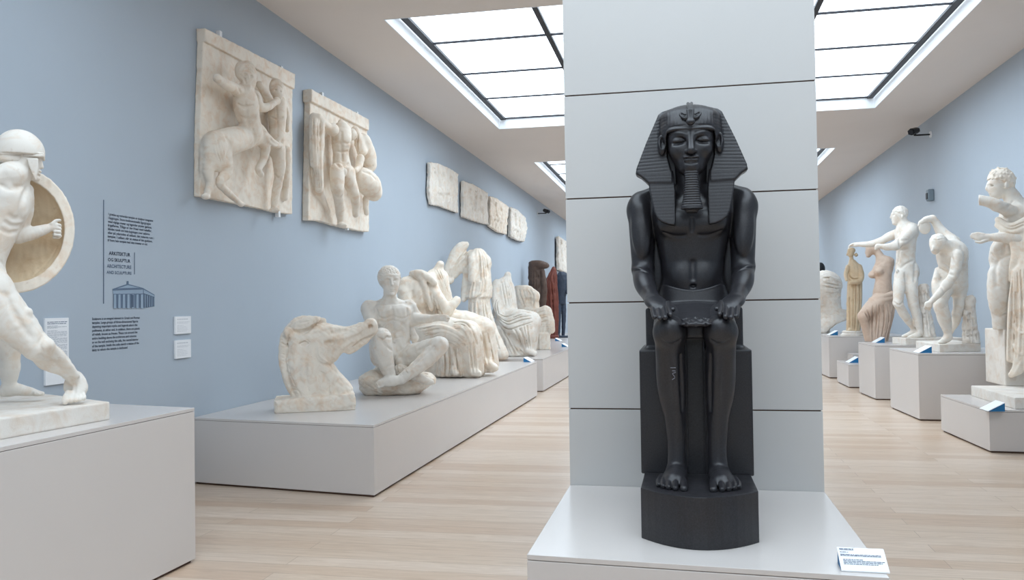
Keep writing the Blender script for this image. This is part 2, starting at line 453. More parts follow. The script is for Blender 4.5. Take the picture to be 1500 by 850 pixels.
    def loft(s, rows, k=4, p=2.0, folds=None, sub=False, rnd=2.0, ph=None):
        """upright body: rows (py, px centre, half width, d centre, half depth), folds = (count, depth, seed, power)"""
        R = []
        for py, px, rx, dc, rd in rows:
            c = s.f.P(px, py, dc); rx *= s.f.rs; rd *= s.f.rs; R.append((c[2], c[0], c[1], rx, rd) if s.f.ax == 1 else (c[2], c[0], c[1], rd, rx))
        R = np.array(sorted(R)); z = R[:, 0]
        for m in s.mir:
            e = R[:, 3:].max() * 1.25 + k + 2 * s.vox
            lo = np.array([(R[:, 1] * m).min() - e, R[:, 2].min() - e, z[0] - k - 2 * s.vox]); hi = np.array([(R[:, 1] * m).max() + e, R[:, 2].max() + e, z[-1] + k + 2 * s.vox])
            v = s._v(lo, hi)
            if v is None: continue
            D, X, Y, Z = v
            zz = Z.ravel()
            cols = [np.interp(zz, z, R[:, q]).astype(np.float32)[None, None, :] for q in range(1, 5)]
            x = X - cols[0] * m; y = Y - cols[1]; rx, ry = cols[2], cols[3]
            if folds:
                th = np.arctan2(y / ry, x / rx); n, amp, seed = folds[:3]; rg = random.Random(seed)
                a_ = np.interp(zz, z, [q[1] if len(q) > 1 else amp for q in [(0, amp)] * len(z)]).astype(np.float32)[None, None, :]
                if len(folds) > 3: a_ = a_ * np.interp(zz, [z[0], z[-1]], [folds[3], folds[4]]).astype(np.float32)[None, None, :]
                tw = ((zz - z[0]) / (z[-1] - z[0] + 1e-6)).astype(np.float32)[None, None, :]
                g = 0
                for q in range(4):
                    nn = max(2, int(n * (.6 + .5 * rg.random()))); g = g + np.sin(nn * th + rg.uniform(0, 6.3) + rg.uniform(-1.6, 1.6) * tw) * .5
                w_ = 1 + a_ * g; rx = rx * w_; ry = ry * w_
            if p == 2.0: q = np.sqrt((x / rx) ** 2 + (y / ry) ** 2)
            else: q = (np.abs(x / rx) ** p + np.abs(y / ry) ** p) ** (1 / p)
            d = (q - 1) * np.minimum(rx, ry)
            d2 = np.maximum(z[0] - Z, Z - z[-1]) + 0 * d
            if rnd: d = np.minimum(np.maximum(d + rnd, d2 + rnd), 0) + np.sqrt(np.maximum(d + rnd, 0) ** 2 + np.maximum(d2 + rnd, 0) ** 2) - rnd
            else: d = np.maximum(d, d2)
            s._mix(D, d.astype(np.float32), k, sub)
        return s
    # -- drawing on the visible surface
    def snap(s, px, py, off=0.0):
        d = s.f.RT @ ray(px, py); o = s.f.RT @ (CAM - s.f.o) / s.f.s
        # range of t (in local units)
        t0, t1 = 0, 1e9
        for q in range(3):
            a, b = (s.a[q][0] - o[q]) / (d[q] if abs(d[q]) > 1e-9 else 1e-9), (s.a[q][-1] - o[q]) / (d[q] if abs(d[q]) > 1e-9 else 1e-9)
            t0 = max(t0, min(a, b)); t1 = min(t1, max(a, b))
        if t1 <= t0: return None
        n = max(2, int((t1 - t0) * np.linalg.norm(d) / (s.vox * .5)))
        t = np.linspace(t0, t1, n); P = o + t[:, None] * d
        ix = [np.clip(np.searchsorted(s.a[q], P[:, q]), 1, len(s.a[q]) - 1) for q in range(3)]
        jx = []
        for q in range(3):
            g = s.a[q]; i = ix[q]; jx.append(np.where(P[:, q] - g[i - 1] < g[i] - P[:, q], i - 1, i))
        v = s.D[jx[0], jx[1], jx[2]] < 0
        if not v.any(): return None
        return P[int(np.argmax(v))] - unit(d) * (off - .25 * s.vox)
    def trace(s, pts, off=0.0, step=2.5):
        q = [s.snap(p[0], p[1], off) for p in crom([np.array(p, float) for p in pts], step)]
        runs, cur = [], []
        for p in q:
            if p is None or (cur and np.linalg.norm(p - cur[-1]) > 9):
                if len(cur) > 1: runs.append(cur)
                cur = []
            if p is not None: cur.append(p)
        if len(cur) > 1: runs.append(cur)
        out = []
        for c in runs:
            c = np.array(c)
            for _ in range(2):
                if len(c) > 2: c[1:-1] = .25 * c[:-2] + .5 * c[1:-1] + .25 * c[2:]
            out.append(c)
        return out
    def draw(s, runs, r, k, sub, taper=True):
        for c in runs:
            n = len(c); u = np.linspace(0, 1, n)
            rr = r * (np.maximum(.35, np.sin(np.pi * (.06 + .88 * u)) ** .6) if taper else np.ones(n))
            for m in s.mir: s._caps([(c[i] * [m, 1, 1], c[i + 1] * [m, 1, 1], rr[i], rr[i + 1]) for i in range(n - 1)], k, sub, None)
        return s
    def ln(s, pts, r=1.0, k=2.0, sub=False, off=0.0, taper=True, step=2.5):
        """a ridge (or groove) drawn along photo points onto the surface seen there"""
        return s.draw(s.trace(pts, off, step), r, k, sub, taper)
    def gr(s, pts, r=.8, k=2.0, off=0.0, **kw): return s.ln(pts, r, k, True, off, **kw)
    def folds(s, A, B, n, r=1.2, k=2.5, seed=1, groove=1.0, jit=.3, g_off=0.0):
        """n cloth folds swept from polyline A to polyline B (photo points)"""
        rg = random.Random(seed); A = np.array(A, float); B = np.array(B, float); R, G = [], []
        sp = np.linalg.norm(A - B, axis=1).max() / n
        for i in range(n):
            u = (i + .5 + rg.uniform(-jit, jit)) / n; w = rg.uniform(-.25, .25) * sp
            pts = A + (B - A) * u; pts[1:-1] += w * .5
            R.append((s.trace(pts), r * rg.uniform(.75, 1.25)))
            if groove and i < n - 1: G.append((s.trace(A + (B - A) * (u + .5 / n), g_off), r * groove))
        for c, q in G: s.draw(c, q * 1.1, k * .5, True)
        for c, q in R: s.draw(c, q * 1.1, k * .55, False)
        return s
    def bl(s, px, py, r, k=3, off=0.0, sub=False, axes=None):
        p = s.snap(px, py, off)
        if p is None: return s
        if np.isscalar(r): r = (r, r, r)
        return s.ell(np.append(p, 0), r, axes, k, sub)
    def rough(s, amp=.5, wl=8.0, seed=3, zmax=None, n=7):
        rg = np.random.RandomState(seed)
        ix = np.nonzero(np.abs(s.D) < amp * 2.5 + 2 * s.vox)
        P = np.stack([s.a[q][ix[q]] for q in range(3)], 1); v = np.zeros(len(P), np.float32)
        for i in range(n):
            d = rg.normal(size=3); d /= np.linalg.norm(d); f_ = 2 * math.pi / (wl * rg.uniform(.6, 1.7))
            e = rg.normal(size=3); e /= np.linalg.norm(e)
            v += np.sin(P @ d * f_ + rg.uniform(0, 6.28) + 1.3 * np.sin(P @ e * f_ * .6 + rg.uniform(0, 6)))
        v *= amp / math.sqrt(n / 2)
        if zmax is not None: v *= np.clip((zmax - P[:, 2]) / 6, 0, 1)
        s.D[ix] += v
        return s
    def flatten(s, z=0.0):
        s.D[...] = np.maximum(s.D, (z - s.a[2])[None, None, :].astype(np.float32)); return s
    def clip(s, ax, v, keep=1):
        sh = [1, 1, 1]; sh[ax] = -1
        s.D[...] = np.maximum(s.D, ((v - s.a[ax]) * keep).reshape(sh).astype(np.float32)); return s
    def build(s, name, mat, parent=None, label=None):
        D = s.D
        for q in range(3):
            for e in (0, -1):
                sl = [slice(None)] * 3; sl[q] = e; D[tuple(sl)] = np.maximum(D[tuple(sl)], .01)
        P, Q = surface_nets(D, *s.a)
        o = link(name, mesh_from(name, P * s.f.s, Q), mat, parent, None if parent else s.f.o)
        if label: o['label'] = label
        o.rotation_euler.z = s.f.rot - (parent.rotation_euler.z if parent else 0)
        s.D = None
        return o
def statue(fig, name, label, cat='statue', group=None):
    e = empty(name, fig.o); return tag(e, label, cat, group)

def _poly(s, pts, half, rnd=1.0, k=0, sub=False):
    """slab with a drawn outline (photo points with depth), lying in a plane that may lean forward"""
    q = np.array([s.f.L(p) for p in pts])
    dep, u, wv = (1, 0, 2) if s.f.ax == 1 else (0, 1, 2)
    A = np.stack([q[:, wv], np.ones(len(q))], 1)
    if np.ptp(q[:, dep]) < 1e-6: c1, c0 = 0.0, q[0, dep]
    else: c1, c0 = np.linalg.lstsq(A, q[:, dep], rcond=None)[0]
    e = half + k + 2 * s.vox
    for m in s.mir:
        qq = q * (np.array([m, 1, 1]))
        lo, hi = qq.min(0) - e, qq.max(0) + e
        lo[dep] -= abs(c1) * 4; hi[dep] += abs(c1) * 4
        v = s._v(lo, hi)
        if v is None: continue
        D, X, Y, Z = v
        U = (X if u == 0 else Y); V = Z; T = (Y if dep == 1 else X)
        shp = np.broadcast_shapes(U.shape, V.shape)
        d2 = np.full(shp, 1e9, np.float32); inside = np.zeros(shp, bool)
        n = len(qq)
        for i in range(n):
            a, b = qq[i][[u, wv]], qq[(i + 1) % n][[u, wv]]
            e0, e1 = b - a
            L = e0 * e0 + e1 * e1 + 1e-9
            h = np.clip(((U - a[0]) * e0 + (V - a[1]) * e1) / L, 0, 1)
            d2 = np.minimum(d2, (U - a[0] - h * e0) ** 2 + (V - a[1] - h * e1) ** 2)
            if abs(e1) > 1e-9:
                cond = ((a[1] > V) != (b[1] > V)) & (U < e0 * (V - a[1]) / e1 + a[0]); inside ^= cond
        dd = np.sqrt(d2) * np.where(inside, -1, 1)
        dt = np.abs(T - (c0 + c1 * V)) - half
        x = dd + rnd; y = dt + rnd
        d = np.minimum(np.maximum(x, y), 0) + np.sqrt(np.maximum(x, 0) ** 2 + np.maximum(y, 0) ** 2) - rnd
        s._mix(D, d.astype(np.float32), k, sub)
    return s
Sculpt.poly = _poly
def _disp(s, fn, amp=2.0):
    ix = np.nonzero(np.abs(s.D) < amp + 2 * s.vox)
    P = np.stack([s.a[q][ix[q]] for q in range(3)], 1).astype(float)
    s.D[ix] += fn(P).astype(np.float32); return s
Sculpt.disp = _disp

# ------------------------------------------------------------------ the black seated pharaoh
def pharaoh():
    f = Fig(1024, 800, z=.55); f.o = np.array([.053, 3.80, .55]); f.face(0.0); f.s = float((f.o + [0, 0, .9] - CAM) @ _f) / F
    e = statue(f, 'pharaoh_statue', 'black statue of a seated pharaoh in striped headcloth, in front of the pale pillar')
    K = M['granite']; X0 = .053
    # block base with bowed front
    pts = []
    for i in range(17):
        t = i / 16; x = -.229 + .46 * t; pts.append((x, -(.318 + .142 * (1 - (2 * t - 1) ** 2))))
    pts += [(.222, .50), (-.222, .50)]
    b = MB().prism(pts, 0, .203).build('base', K, e, bevel=.004)
    # throne
    T = Sculpt(f, (930, 430, 1110, 700), (-175, 8), 1.5, sym=True)
    T.box(f.P(1019, 600, -84), (80, 84, 88), 1.2)
    T.a  # seat block, then the narrower upper part with a hollow cornice
    z1 = f.P(1019, 513, 0)[2]; z0 = 66
    T.D[...] = 1e3
    T.box(np.array([0, 84, (z0 + z1) / 2, 0]), (80.5, 84, (z1 - z0) / 2), 1.2)
    T.box(np.array([0, 110, z1 + 28, 0]), (70, 62, 32), 1.5, k=9)
    T.box(np.array([0, 160, z1 + 45, 0]), (58, 12, 55), 1.5, k=3)
    T.build('throne', K, e)
    # body
    zh = f.P(1013, 262, -40)[2]
    B = Sculpt(f, (912, 165, 1114, 722), (-122, 128), 1.35, sym=True, fine=[(0, 46, .85), (-20, 62, .95), (zh, 640, .85)])
    # torso
    B.loft([(452, 1016, 56, -78, 36), (430, 1015.5, 50, -80, 33), (405, 1015, 46, -80, 30), (385, 1014.5, 47, -80, 31), (360, 1014, 52, -80, 34),
            (335, 1014, 58, -80, 38), (315, 1013.5, 64, -80, 36), (296, 1013.5, 66, -82, 30), (282, 1013, 48, -84, 24), (268, 1013, 28, -80, 22)], k=4, p=2.3, rnd=4)
    B.ell((989, 326, -50), (27, 13, 19), k=12)                       # chest
    B.ell((1013, 300, -62), (40, 16, 14), k=10)                      # collar
    B.ell((1001, 405, -56), (16, 10, 17), k=12)                      # belly
    B.cap((1013, 300, -76), (1013, 240, -62), 25, 23, k=10)          # neck
    # arms
    sh = (936, 299, -82)
    B.ell((937, 308, -82), (20.5, 24, 25), k=8)
    B.cap((982, 277, -84), (941, 295, -84), 14, 16.5, k=9)
    B.chain([(938, 308, -82), (940, 345, -80), (942, 392, -72)], [20, 19.5, 17.5], k=6, step=14)
    B.bone((936, 300, -66), (942, 378, -56), 15, 10, k=8)
    B.chain([(942, 396, -70), (945, 416, -48), (956, 440, 20)], [17.5, 16.5, 10.5], k=6, step=12)
    B.bone((938, 396, -64), (948, 428, -10), 15, 13, k=7)
    B.box((961, 384, -90), (15, 8, 62), 2, k=3)                       # stone left between arm and body
    # thighs, knees, shins
    B.chain([(986, 466, -62), (984, 476, 0), (981, 489, 64)], [28, 27, 23], k=8, step=14)
    B.ell((981, 484, 66), (22, 22, 20), k=6)
    B.chain([(981, 486, 62), (982, 520, 52), (985, 560, 44), (989, 610, 42), (991, 655, 44), (991, 688, 46)], [21, 21, 20, 15.5, 12.5, 13.5], k=5, step=14)
    B.bone((977, 500, 44), (983, 612, 30), 17, 19, k=8)                # calf
    B.chain([(985, 500, 74), (989, 560, 66), (993, 636, 49)], [5, 5, 3], k=8, step=14)   # shin ridge
    B.ell((981, 480, 82), (12, 7, 11), k=7)                          # kneecap
    B.gr([(970, 499), (977, 504), (986, 504.5), (995, 499)], .6, 4, off=.4)
    B.gr([(996, 520), (998, 560), (999, 600)], 1.6, 5)
    # kilt lap and infill
    B.box(np.array([0, 20, f.P(1017, 484, 0)[2], 0]), (38, 74, 9), 4, k=5)
    B.box(np.array([0, 12, 150, 0]), (13, 14, 140), 2, k=3)            # slab between the shins
    # feet
    zt = 66.0
    def G(px, d, h): p = f.P(px, 700, d); return np.array([p[0], p[1], zt + h, 0])
    B.chain([G(992, 34, 10), G(990, 62, 13), G(988, 84, 10)], [13, 12, 9], k=6, step=8)
    B.bone(G(991, 40, 16), G(986, 104, 4), 17, 10, side=(0, 0, 1), k=8)
    B.ell(G(990, 30, 8), (11, 12, 10), k=5)
    for px, d0, d1, r in ((1001.5, 92, 120, 5.4), (989, 92, 118, 4.3), (979.5, 88, 113, 4.1), (971.5, 84, 107, 3.8), (964.5, 80, 99, 3.6)):
        B.chain([G(px * .8 + 197, d0 - 14, 10), G(px, d0 + 6, 7.5), G(px, d1, 4.2)], [r, r, r * .95], k=1.6, step=5)
        B.ell(G(px, d1 + 1.5, 6.2), (r * .62, 2.6, 1.8), k=1)
    # hands laid flat on the thighs
    B.bone((955, 436, 14), (968, 452, 62), 17, 8, side=(0, 0, 1), k=6, over=1.15)
    B.cap((955, 438, 10), (964, 450, 44), 11, 10, k=5, flat=((0, 0, 1), .62))
    for x0, y0, x1, y1, r, dd in ((955, 451, 958.5, 468, 3.7, 88), (963, 450.5, 966.5, 469.5, 3.9, 94), (971, 450, 974.5, 468.5, 3.9, 94), (978.5, 449, 982.3, 464.5, 3.6, 86)):
        B.chain([(x0, y0 - 5, 46), ((x0 + x1) / 2, (y0 + y1) / 2 - 3, 70), (x1, y1 - 3, dd)], [r, r, r * .9], k=1.3, step=6)
    B.chain([(970, 446, 34), (981, 449.5, 50), (986, 453.5, 68)], [4.4, 4.2, 3.4], k=1.8, step=6)
    # soft modelling of the chest and belly
    B.gr([(1013, 320), (1013, 338)], .6, 5, off=.5); B.gr([(1013, 384), (1014, 408)], .5, 7, off=1.0)
    B.gr([(972, 341), (990, 346), (1004, 345)], .5, 5, off=.5)
    B.bl(1014, 419, (3.2, 4, 2.4), 2, sub=True)
    B.gr([(927, 396), (938, 396.5), (950, 400)], 1.0, 3); B.ln([(926, 394), (938, 394)], 1.3, 4)
    # head
    B.ell((1013, 203, -52), (35, 42, 46), k=5)
    B.loft([(258, 1013, 8, -22, 12), (250, 1013, 17, -30, 22), (243, 1013, 20.5, -36, 28), (234, 1013, 26, -42, 34), (222, 1013, 31, -46, 37.5),
            (208, 1013, 33.5, -48, 38.5), (196, 1013, 34, -50, 39.5), (186, 1013, 34, -52, 40)], k=5, p=2.35, rnd=3)
    B.ell((992.5, 220.5, -21), (11, 11, 10), k=9)                     # cheek
    B.ell((1013, 243.5, -10), (8.5, 7, 6.5), k=7)                    # chin
    B.bl(993.5, 206.5, (11.5, 6.0, 5.4), 5, sub=True)                  # socket
    B.chain([(1013, 198, -11), (1013, 210, -4), (1013, 219.5, 3.5)], [3.4, 3.6, 4.6], k=4, step=4)
    B.ell((1006.8, 222, -4.5), (3.8, 5, 3.2), k=2.5)
    B.ell((1013, 222.3, 1.5), (4.4, 4.6, 3.4), k=2)
    B.bl(1009.3, 225.2, (1.7, 2, 1.0), .8, sub=True)
    B.ell((993.7, 206.8, -18.2), (9.6, 6, 4.1), k=1.6)                # eyeball
    B.ln([(983.2, 207.6), (988, 203.4), (994, 202.2), (1000, 203.6), (1004, 208.6)], .95, 1.2, off=.4)
    B.ln([(983.2, 207.8), (988, 210.8), (994, 211.6), (1000, 210.8), (1004, 208.8)], .7, 1.2, off=.3)
    B.gr([(985, 205.6), (990, 204.6), (996, 204.4), (1001, 205.8)], .35, .8)
    B.ln([(979, 199.5), (986, 196.2), (994, 195.2), (1002, 196.4), (1006, 198.2)], 1.0, 2.2, off=.2)
    B.ell((1013, 230.2, -6.2), (11.5, 5, 2.2), k=2.2); B.ell((1013, 234.8, -6.4), (9.8, 5, 2.5), k=2.2)
    B.gr([(1000.8, 231.2), (1007, 232.9), (1013, 232.5)], .7, .9)
    B.gr([(1013, 225.5), (1013, 228.5)], .8, 1.6)
    B.gr([(1004, 239.4), (1013, 240)], .5, 2, off=.3)
    # ears
    ea = frame((.86, -.5, 0))
    B.ell((969.5, 212.5, -38), (7.2, 5.0, 16.5), axes=frame((.9, -.44, 0)), k=2.5)
    B.bl(970.5, 209, (3.6, 3.5, 9), 1.6, sub=True); B.ln([(974.5, 204), (971, 198.2), (966.5, 200.5), (965.2, 209), (967.5, 219), (970.5, 227)], 1.4, 1.2, off=.3)
    B.ln([(973.5, 209), (971.3, 214), (972, 220)], 1.3, 1.4)
    # little chipped mark on the left shin
    B.build('body', K, e)
    b_ = Sculpt(f, (976, 534, 996, 562), (40, 90), .7)
    # headcloth
    N = Sculpt(f, (925, 146, 1102, 336), (-112, 8), .95, sym=True)
    N.ell((1013, 196, -56), (47, 47.5, 44), k=0)
    N.ell((990, 176, -62), (24, 34, 14), k=10)
    N.poly([(1006, 163, -70), (985, 162.5, -70), (970, 166.5, -70), (964.5, 171, -70), (947, 211, -62), (932.5, 249, -55), (931.5, 257, -54), (940, 262, -53), (950, 271, -52), (1000, 271, -52), (1013, 230, -60)], 15, 3.5, k=5)
    N.ell((1013, 225, -88), (46, 22, 62), k=10)
    # hollow for the face and neck
    N.poly([(1013, 191.5, -10), (992, 190.5, -10), (977, 192.5, -10), (975.5, 200, -10), (977, 225, -10), (984, 250, -10), (984, 345, -10), (1013, 345, -10)], 46, 1.0, k=1.5, sub=True)
    N.poly([(986, 250, -46), (966, 258, -46), (950, 268, -46), (951.5, 280, -44), (955, 297, -41), (958.5, 312, -38), (963, 321, -36), (971, 326.5, -34), (981, 330, -33), (989, 330.5, -33), (990, 325, -34), (989.5, 280, -43)], 6.5, 2.0, k=2)
    # brow band
    N.ln([(977.5, 193), (985, 190.0), (998, 188.8), (1013, 188.6)], 1.9, 1.2, taper=False)
    N.gr([(979, 187.5), (986, 185.6), (998, 184.6), (1013, 184.4)], .55, .8, taper=False)
    zA, zB = f.P(940, 256, -55)[2], f.P(960, 176, -65)[2]
    zL0, zL1 = f.P(970, 322, -36)[2], f.P(970, 256, -46)[2]
    zT = f.P(1013, 186, -20)[2]
    def stripes(P):
        x, y, z = np.abs(P[:, 0]), P[:, 1], P[:, 2]
        wing = ((x > 35) & (z > zA) & (z < zB) & (y < 75)).astype(float)
        o = .36 * wing * np.maximum(0, np.sin(2 * np.pi * (z + .05 * x) / 5.3)) ** 2
        lap = ((z > zL0) & (z < zL1) & (x > 26) & (y < 75)).astype(float)
        o += .16 * lap * np.maximum(0, np.sin(2 * np.pi * z / 5.0)) ** 2
        dome = ((z > zT) & (x < 40) & (y < 60)).astype(float)
        o += .22 * dome * np.maximum(0, np.sin(2 * np.pi * P[:, 0] / 5.2 + 1.57)) ** 2
        return o
    N.disp(stripes, 1.2)
    head = N.build('headcloth', K, e)
    V = Sculpt(f, (990, 146, 1037, 188), (-50, 22), .7, sym=True)
    V.poly([(1005.2, 160.5, -2), (1013, 159.5, -2), (1013, 183, 4), (1008.2, 182, 4), (1006.5, 172, 1)], 4.0, 1.5, k=1)
    V.ell((1013, 178.5, 4), (5.2, 5.5, 4.2), k=2)
    V.chain([(1013, 160, -6), (1013, 154.5, -24), (1013, 151.5, -46)], [2.6, 2.4, 2.4], k=2, step=4)
    V.chain([(1007, 173.5, -8), (1001.5, 173, -8.5), (996.5, 168.8, -12), (998, 165.5, -13), (1004, 168, -10)], [2, 2, 2, 1.8, 1.5], k=1.2, step=3)
    V.gr([(1010, 162), (1010, 172)], .6, .8)
    V.build('uraeus', K, head)
    D = Sculpt(f, (994, 240, 1034, 316), (-60, 16), .75, sym=True)
    D.loft([(312, 1014, 8.5, -16, 8), (307.5, 1014, 10, -15, 9), (306.5, 1014, 16.3, -12, 10.5), (303.5, 1014, 16, -12, 10), (290, 1013.5, 13, -12, 9), (270, 1013.3, 11, -12, 9), (248, 1013, 10.2, -12, 8.5), (243, 1013, 9.5, -13, 7)], k=0, p=2.4, rnd=1.2)
    zb0, zb1 = f.P(1013, 303, -8)[2], f.P(1013, 249, -8)[2]
    D.disp(lambda P: .75 * ((P[:, 2] > zb0) & (P[:, 2] < zb1)) * np.maximum(0, np.sin(2 * np.pi * P[:, 2] / 3.55)) ** 2, 1.2)
    D.box((1013, 285, -42), (5, 26, 22), 1.5, k=2)
    D.build('false_beard', K, e)
    # kilt
    Q = Sculpt(f, (945, 408, 1085, 486), (-125, 92), 1.2, sym=True)
    Q.loft([(460, 1016, 62, -76, 46), (440, 1015.5, 57.5, -79, 43), (426, 1015, 53.5, -80, 40.5), (416.5, 1015, 50.5, -80, 37)], k=0, p=2.3, rnd=2)
    Q.chain([(1016, 447, -44), (1016.5, 458, 0), (1017, 471, 58), (1017.5, 475, 74)], [39, 31, 22, 20], k=2, flat=((0, 0, 1), .17), step=10)
    zf = f.P(1017, 476, 60)[1]
    Q.disp(lambda P: np.where(P[:, 1] < zf - 4, .5 * np.sin(P[:, 0] * .5 + 1) * np.sin(P[:, 2] * .9) + .4 * np.sin(P[:, 0] * 1.1 + P[:, 1]), 0), 1.4)
    Q.poly([(960, 408, -30), (976, 417, -30), (990, 421.3, -30), (1003, 424, -30), (1016, 425, -30), (1016, 400, -30), (960, 400, -30)], 40, .3, k=1, sub=True); Q.ln([(976, 419), (990, 423), (1003, 425.6), (1014, 426.4)], 1.2, 1.0, taper=False)
    Q.build('kilt', K, e)
    # inventory mark cut into the shin
    m = MB()
    for (a, b_) in (((982, 539), (990, 539)), ((984.5, 543.5), (989.5, 543.5)), ((984.8, 547.5), (990, 545.5)), ((985, 548), (988.6, 552.2)), ((984.6, 556.5), (988.8, 553.5))):
        pa, pb = f.P(*a, 74.5) * f.s, f.P(*b_, 74.5) * f.s
        m.tube(pa, pb, .0016, n=6)
    m.build('inscription', paint('chipped_stone', lin(118, 118, 126), .5), e)
    return e
pharaoh()

# ------------------------------------------------------------------ shield-bearing warrior on the tall plinth at left
def warrior():
    f = Fig(112, 592, z=1.012)
    e = statue(f, 'warrior_statue', 'white plaster helmeted warrior lunging with a round shield, on the tall left plinth')
    K = M['plaster']
    a = onplane(161, 615, 2, HF); b = onplane(0, 644.5, 2, HF); c = onplane(161, 586.7, 2, 1.012); d = onplane(65, 575, 2, 1.012)
    b = a + (b - a) * 1.55; d = d + (a - c); d = a + (d - a) * 1.25; q = b + (d - a)
    ctr = f.o.copy(); ctr[2] = 0
    S0 = [tuple((p - ctr)[:2]) for p in (a, b, q, d)]
    MB().prism(S0, HF - f.o[2], 1.012 - f.o[2]).build('base', M['base'], e, bevel=.008)
    B = Sculpt(f, (-110, 205, 135, 596), (-112, 62), 1.1)
    B.chain([(-34, 388, 0), (-12, 338, 0), (7, 298, 2)], [34, 36, 37], k=10, step=14)
    B.ell((-30, 402, 4), (36, 36, 32), k=10)
    B.ell((14, 286, 6), (27, 32, 28), k=10)
    B.bone((8, 278, 34), (26, 330, 14), 20, 9, k=10)
    B.ell((20, 256, 20), (20, 19, 18), k=7)                                     # near shoulder
    B.chain([(16, 256, 20), (-38, 262, 26), (-60, 262, 28)], [17, 15, 14], k=8, step=14)
    B.chain([(-60, 262, 28), (-80, 225, 30), (-84, 205, 30)], [13, 11, 9], k=5, step=14)
    B.cap((20, 272, 2), (35, 240, 4), 19, 18, k=8)
    B.ell((38, 233, 4), (20, 18, 24), k=5)
    B.loft([(258, 43, 10, 5, 10), (250, 44.5, 12.5, 5, 13), (240, 44, 15, 5, 15), (226, 42, 17, 5, 17)], k=4, rnd=3)
    B.chain([(58, 234, 5), (61.5, 245, 5)], [2.2, 3], k=3); B.ell((58.5, 251.5, 5), (3, 4, 2), k=2); B.ell((57, 255.5, 5), (3, 4, 2), k=2); B.ell((53, 262, 5), (6, 6, 4), k=4)
    # near leg
    B.chain([(-34, 408, 22), (-8, 444, 30), (28, 482, 33), (52, 508, 32)], [38, 36, 28, 21], k=9, step=14)
    B.ell((-14, 430, 40), (30, 22, 36), k=10); B.bone((0, 425, 40), (44, 492, 44), 15, 12, k=8)
    B.ell((60, 507, 36), (17, 17, 14), k=6); B.ell((70, 506, 42), (9, 8, 9), k=5)
    B.chain([(54, 509, 30), (80, 524, 16), (100, 545, 0), (110, 556, -8)], [19, 16, 12, 10.5], k=6, step=10)
    B.bone((44, 518, 24), (92, 545, 2), 12, 14, k=7)
    B.chain([(72, 503, 40), (98, 532, 20), (112, 550, 4)], [4, 4, 4], k=6, step=8)
    B.chain([(110, 554, -12), (117, 566, -8), (114, 579, 0)], [12, 12.5, 10], k=5, step=6)
    B.ell((101, 566, -14), (8, 9, 12), k=5)
    for i, (x, r) in enumerate(((96, 4.9), (104.5, 3.9), (111.3, 3.7), (117.6, 3.5), (123, 3.2))):
        B.chain([(x * .75 + 28, 576, 2), (x, 584 - i * .8, 8), (x - .6, 588.5 - i * 1.0, 14)], [r + .6, r + .3, r], k=.9, step=5)
    # far leg
    B.chain([(-34, 408, -22), (-14, 462, -52), (12, 508, -72)], [32, 26, 18], k=8, step=14)
    B.chain([(13, 508, -72), (16, 540, -78), (12, 566, -82)], [16.5, 14, 10], k=6, step=10); B.ell((8, 535, -84), (13, 13, 22), k=7)
    B.chain([(7, 573, -84), (26, 571, -82), (50, 575.5, -80), (62, 577, -79)], [10, 10.5, 6, 3.8], k=5, step=6)
    for i in range(5): B.chain([(48 + i, 576, -86 + i * 4), (63 - i * 1.6, 577.4, -88 + i * 4.4)], [3.2, 2.4], k=1.4)
    # shield arm
    B.chain([(34, 280, -14), (37, 305, -20), (28, 342, -20)], [15, 13, 12], k=7, step=10)
    B.chain([(26, 346, -18), (50, 341, -22), (74, 333, -28)], [13, 10.5, 6.5], k=5, step=8)
    B.ell((79, 332, -28), (7.5, 6, 8), axes=frame((.8, 0, .3)), k=3)
    for i in range(4): B.chain([(80, 329 + i * 5, -25), (87.5, 330 + i * 5, -28), (86, 333 + i * 5, -34), (79, 333 + i * 5, -36)], 2.6, k=1.0, step=3)
    B.chain([(76, 328, -24), (82, 323.5, -26), (87.5, 323, -30)], [3, 2.8, 2.3], k=1.5, step=3)
    # surface modelling
    for x0, y0, x1, y1 in ((33, 322, 14, 316), (30, 330, 8, 326), (24, 340, 2, 337)): B.gr([(x0, y0), ((x0 + x1) / 2, (y0 + y1) / 2 + 3), (x1, y1)], 1.2, 6)
    B.gr([(0, 271), (14, 277), (32, 273)], 2.6, 5); B.gr([(38, 278), (30, 300), (28, 318)], 1.5, 7)
    B.gr([(2, 383), (16, 404), (28, 425)], 1.0, 5); B.gr([(6, 430), (28, 470), (44, 493)], 1.4, 8)
    B.gr([(62, 494), (58, 503), (62, 516)], 1.2, 5); B.gr([(60, 521), (80, 532), (96, 548)], 1.2, 6)
    B.gr([(103, 553), (108, 560), (110, 575)], 1.0, 5)
    B.bl(43, 457, (4, 5, 5), 6)
    B.rough(.25, 14, 4); B.flatten(0)
    B.build('body', K, e)
    Hm = Sculpt(f, (-16, 184, 70, 272), (-40, 46), .9)
    Hm.ell((28, 223.5, 4), (35.5, 30, 33), k=0); Hm.ell((44, 224, 4), (19.5, 22, 20), k=6)
    Hm.D[...] = np.maximum(Hm.D, -(Hm.a[2] - f.P(30, 228, 4)[2])[None, None, :])
    Hm.loft([(242, 16, 21, 3, 20), (237, 15, 25, 3, 24), (226, 15, 25, 3, 25)], k=1, rnd=2)
    Hm.box((50, 229.5, 4), (13.5, 19.5, 3), 1.5, k=1)
    Hm.poly([(39, 232, 24), (56, 232, 24), (56.5, 246, 24), (52.5, 266, 24), (48, 256, 24), (42, 242, 24)], 2.6, 1.2, k=1)
    Hm.poly([(39, 232, -15), (56, 232, -15), (56.5, 246, -15), (52.5, 266, -15), (48, 256, -15), (42, 242, -15)], 2.6, 1.2, k=1)
    Hm.gr([(-4, 227.5), (20, 227), (42, 226.2), (62, 225.6)], .9, 1.0, taper=False)
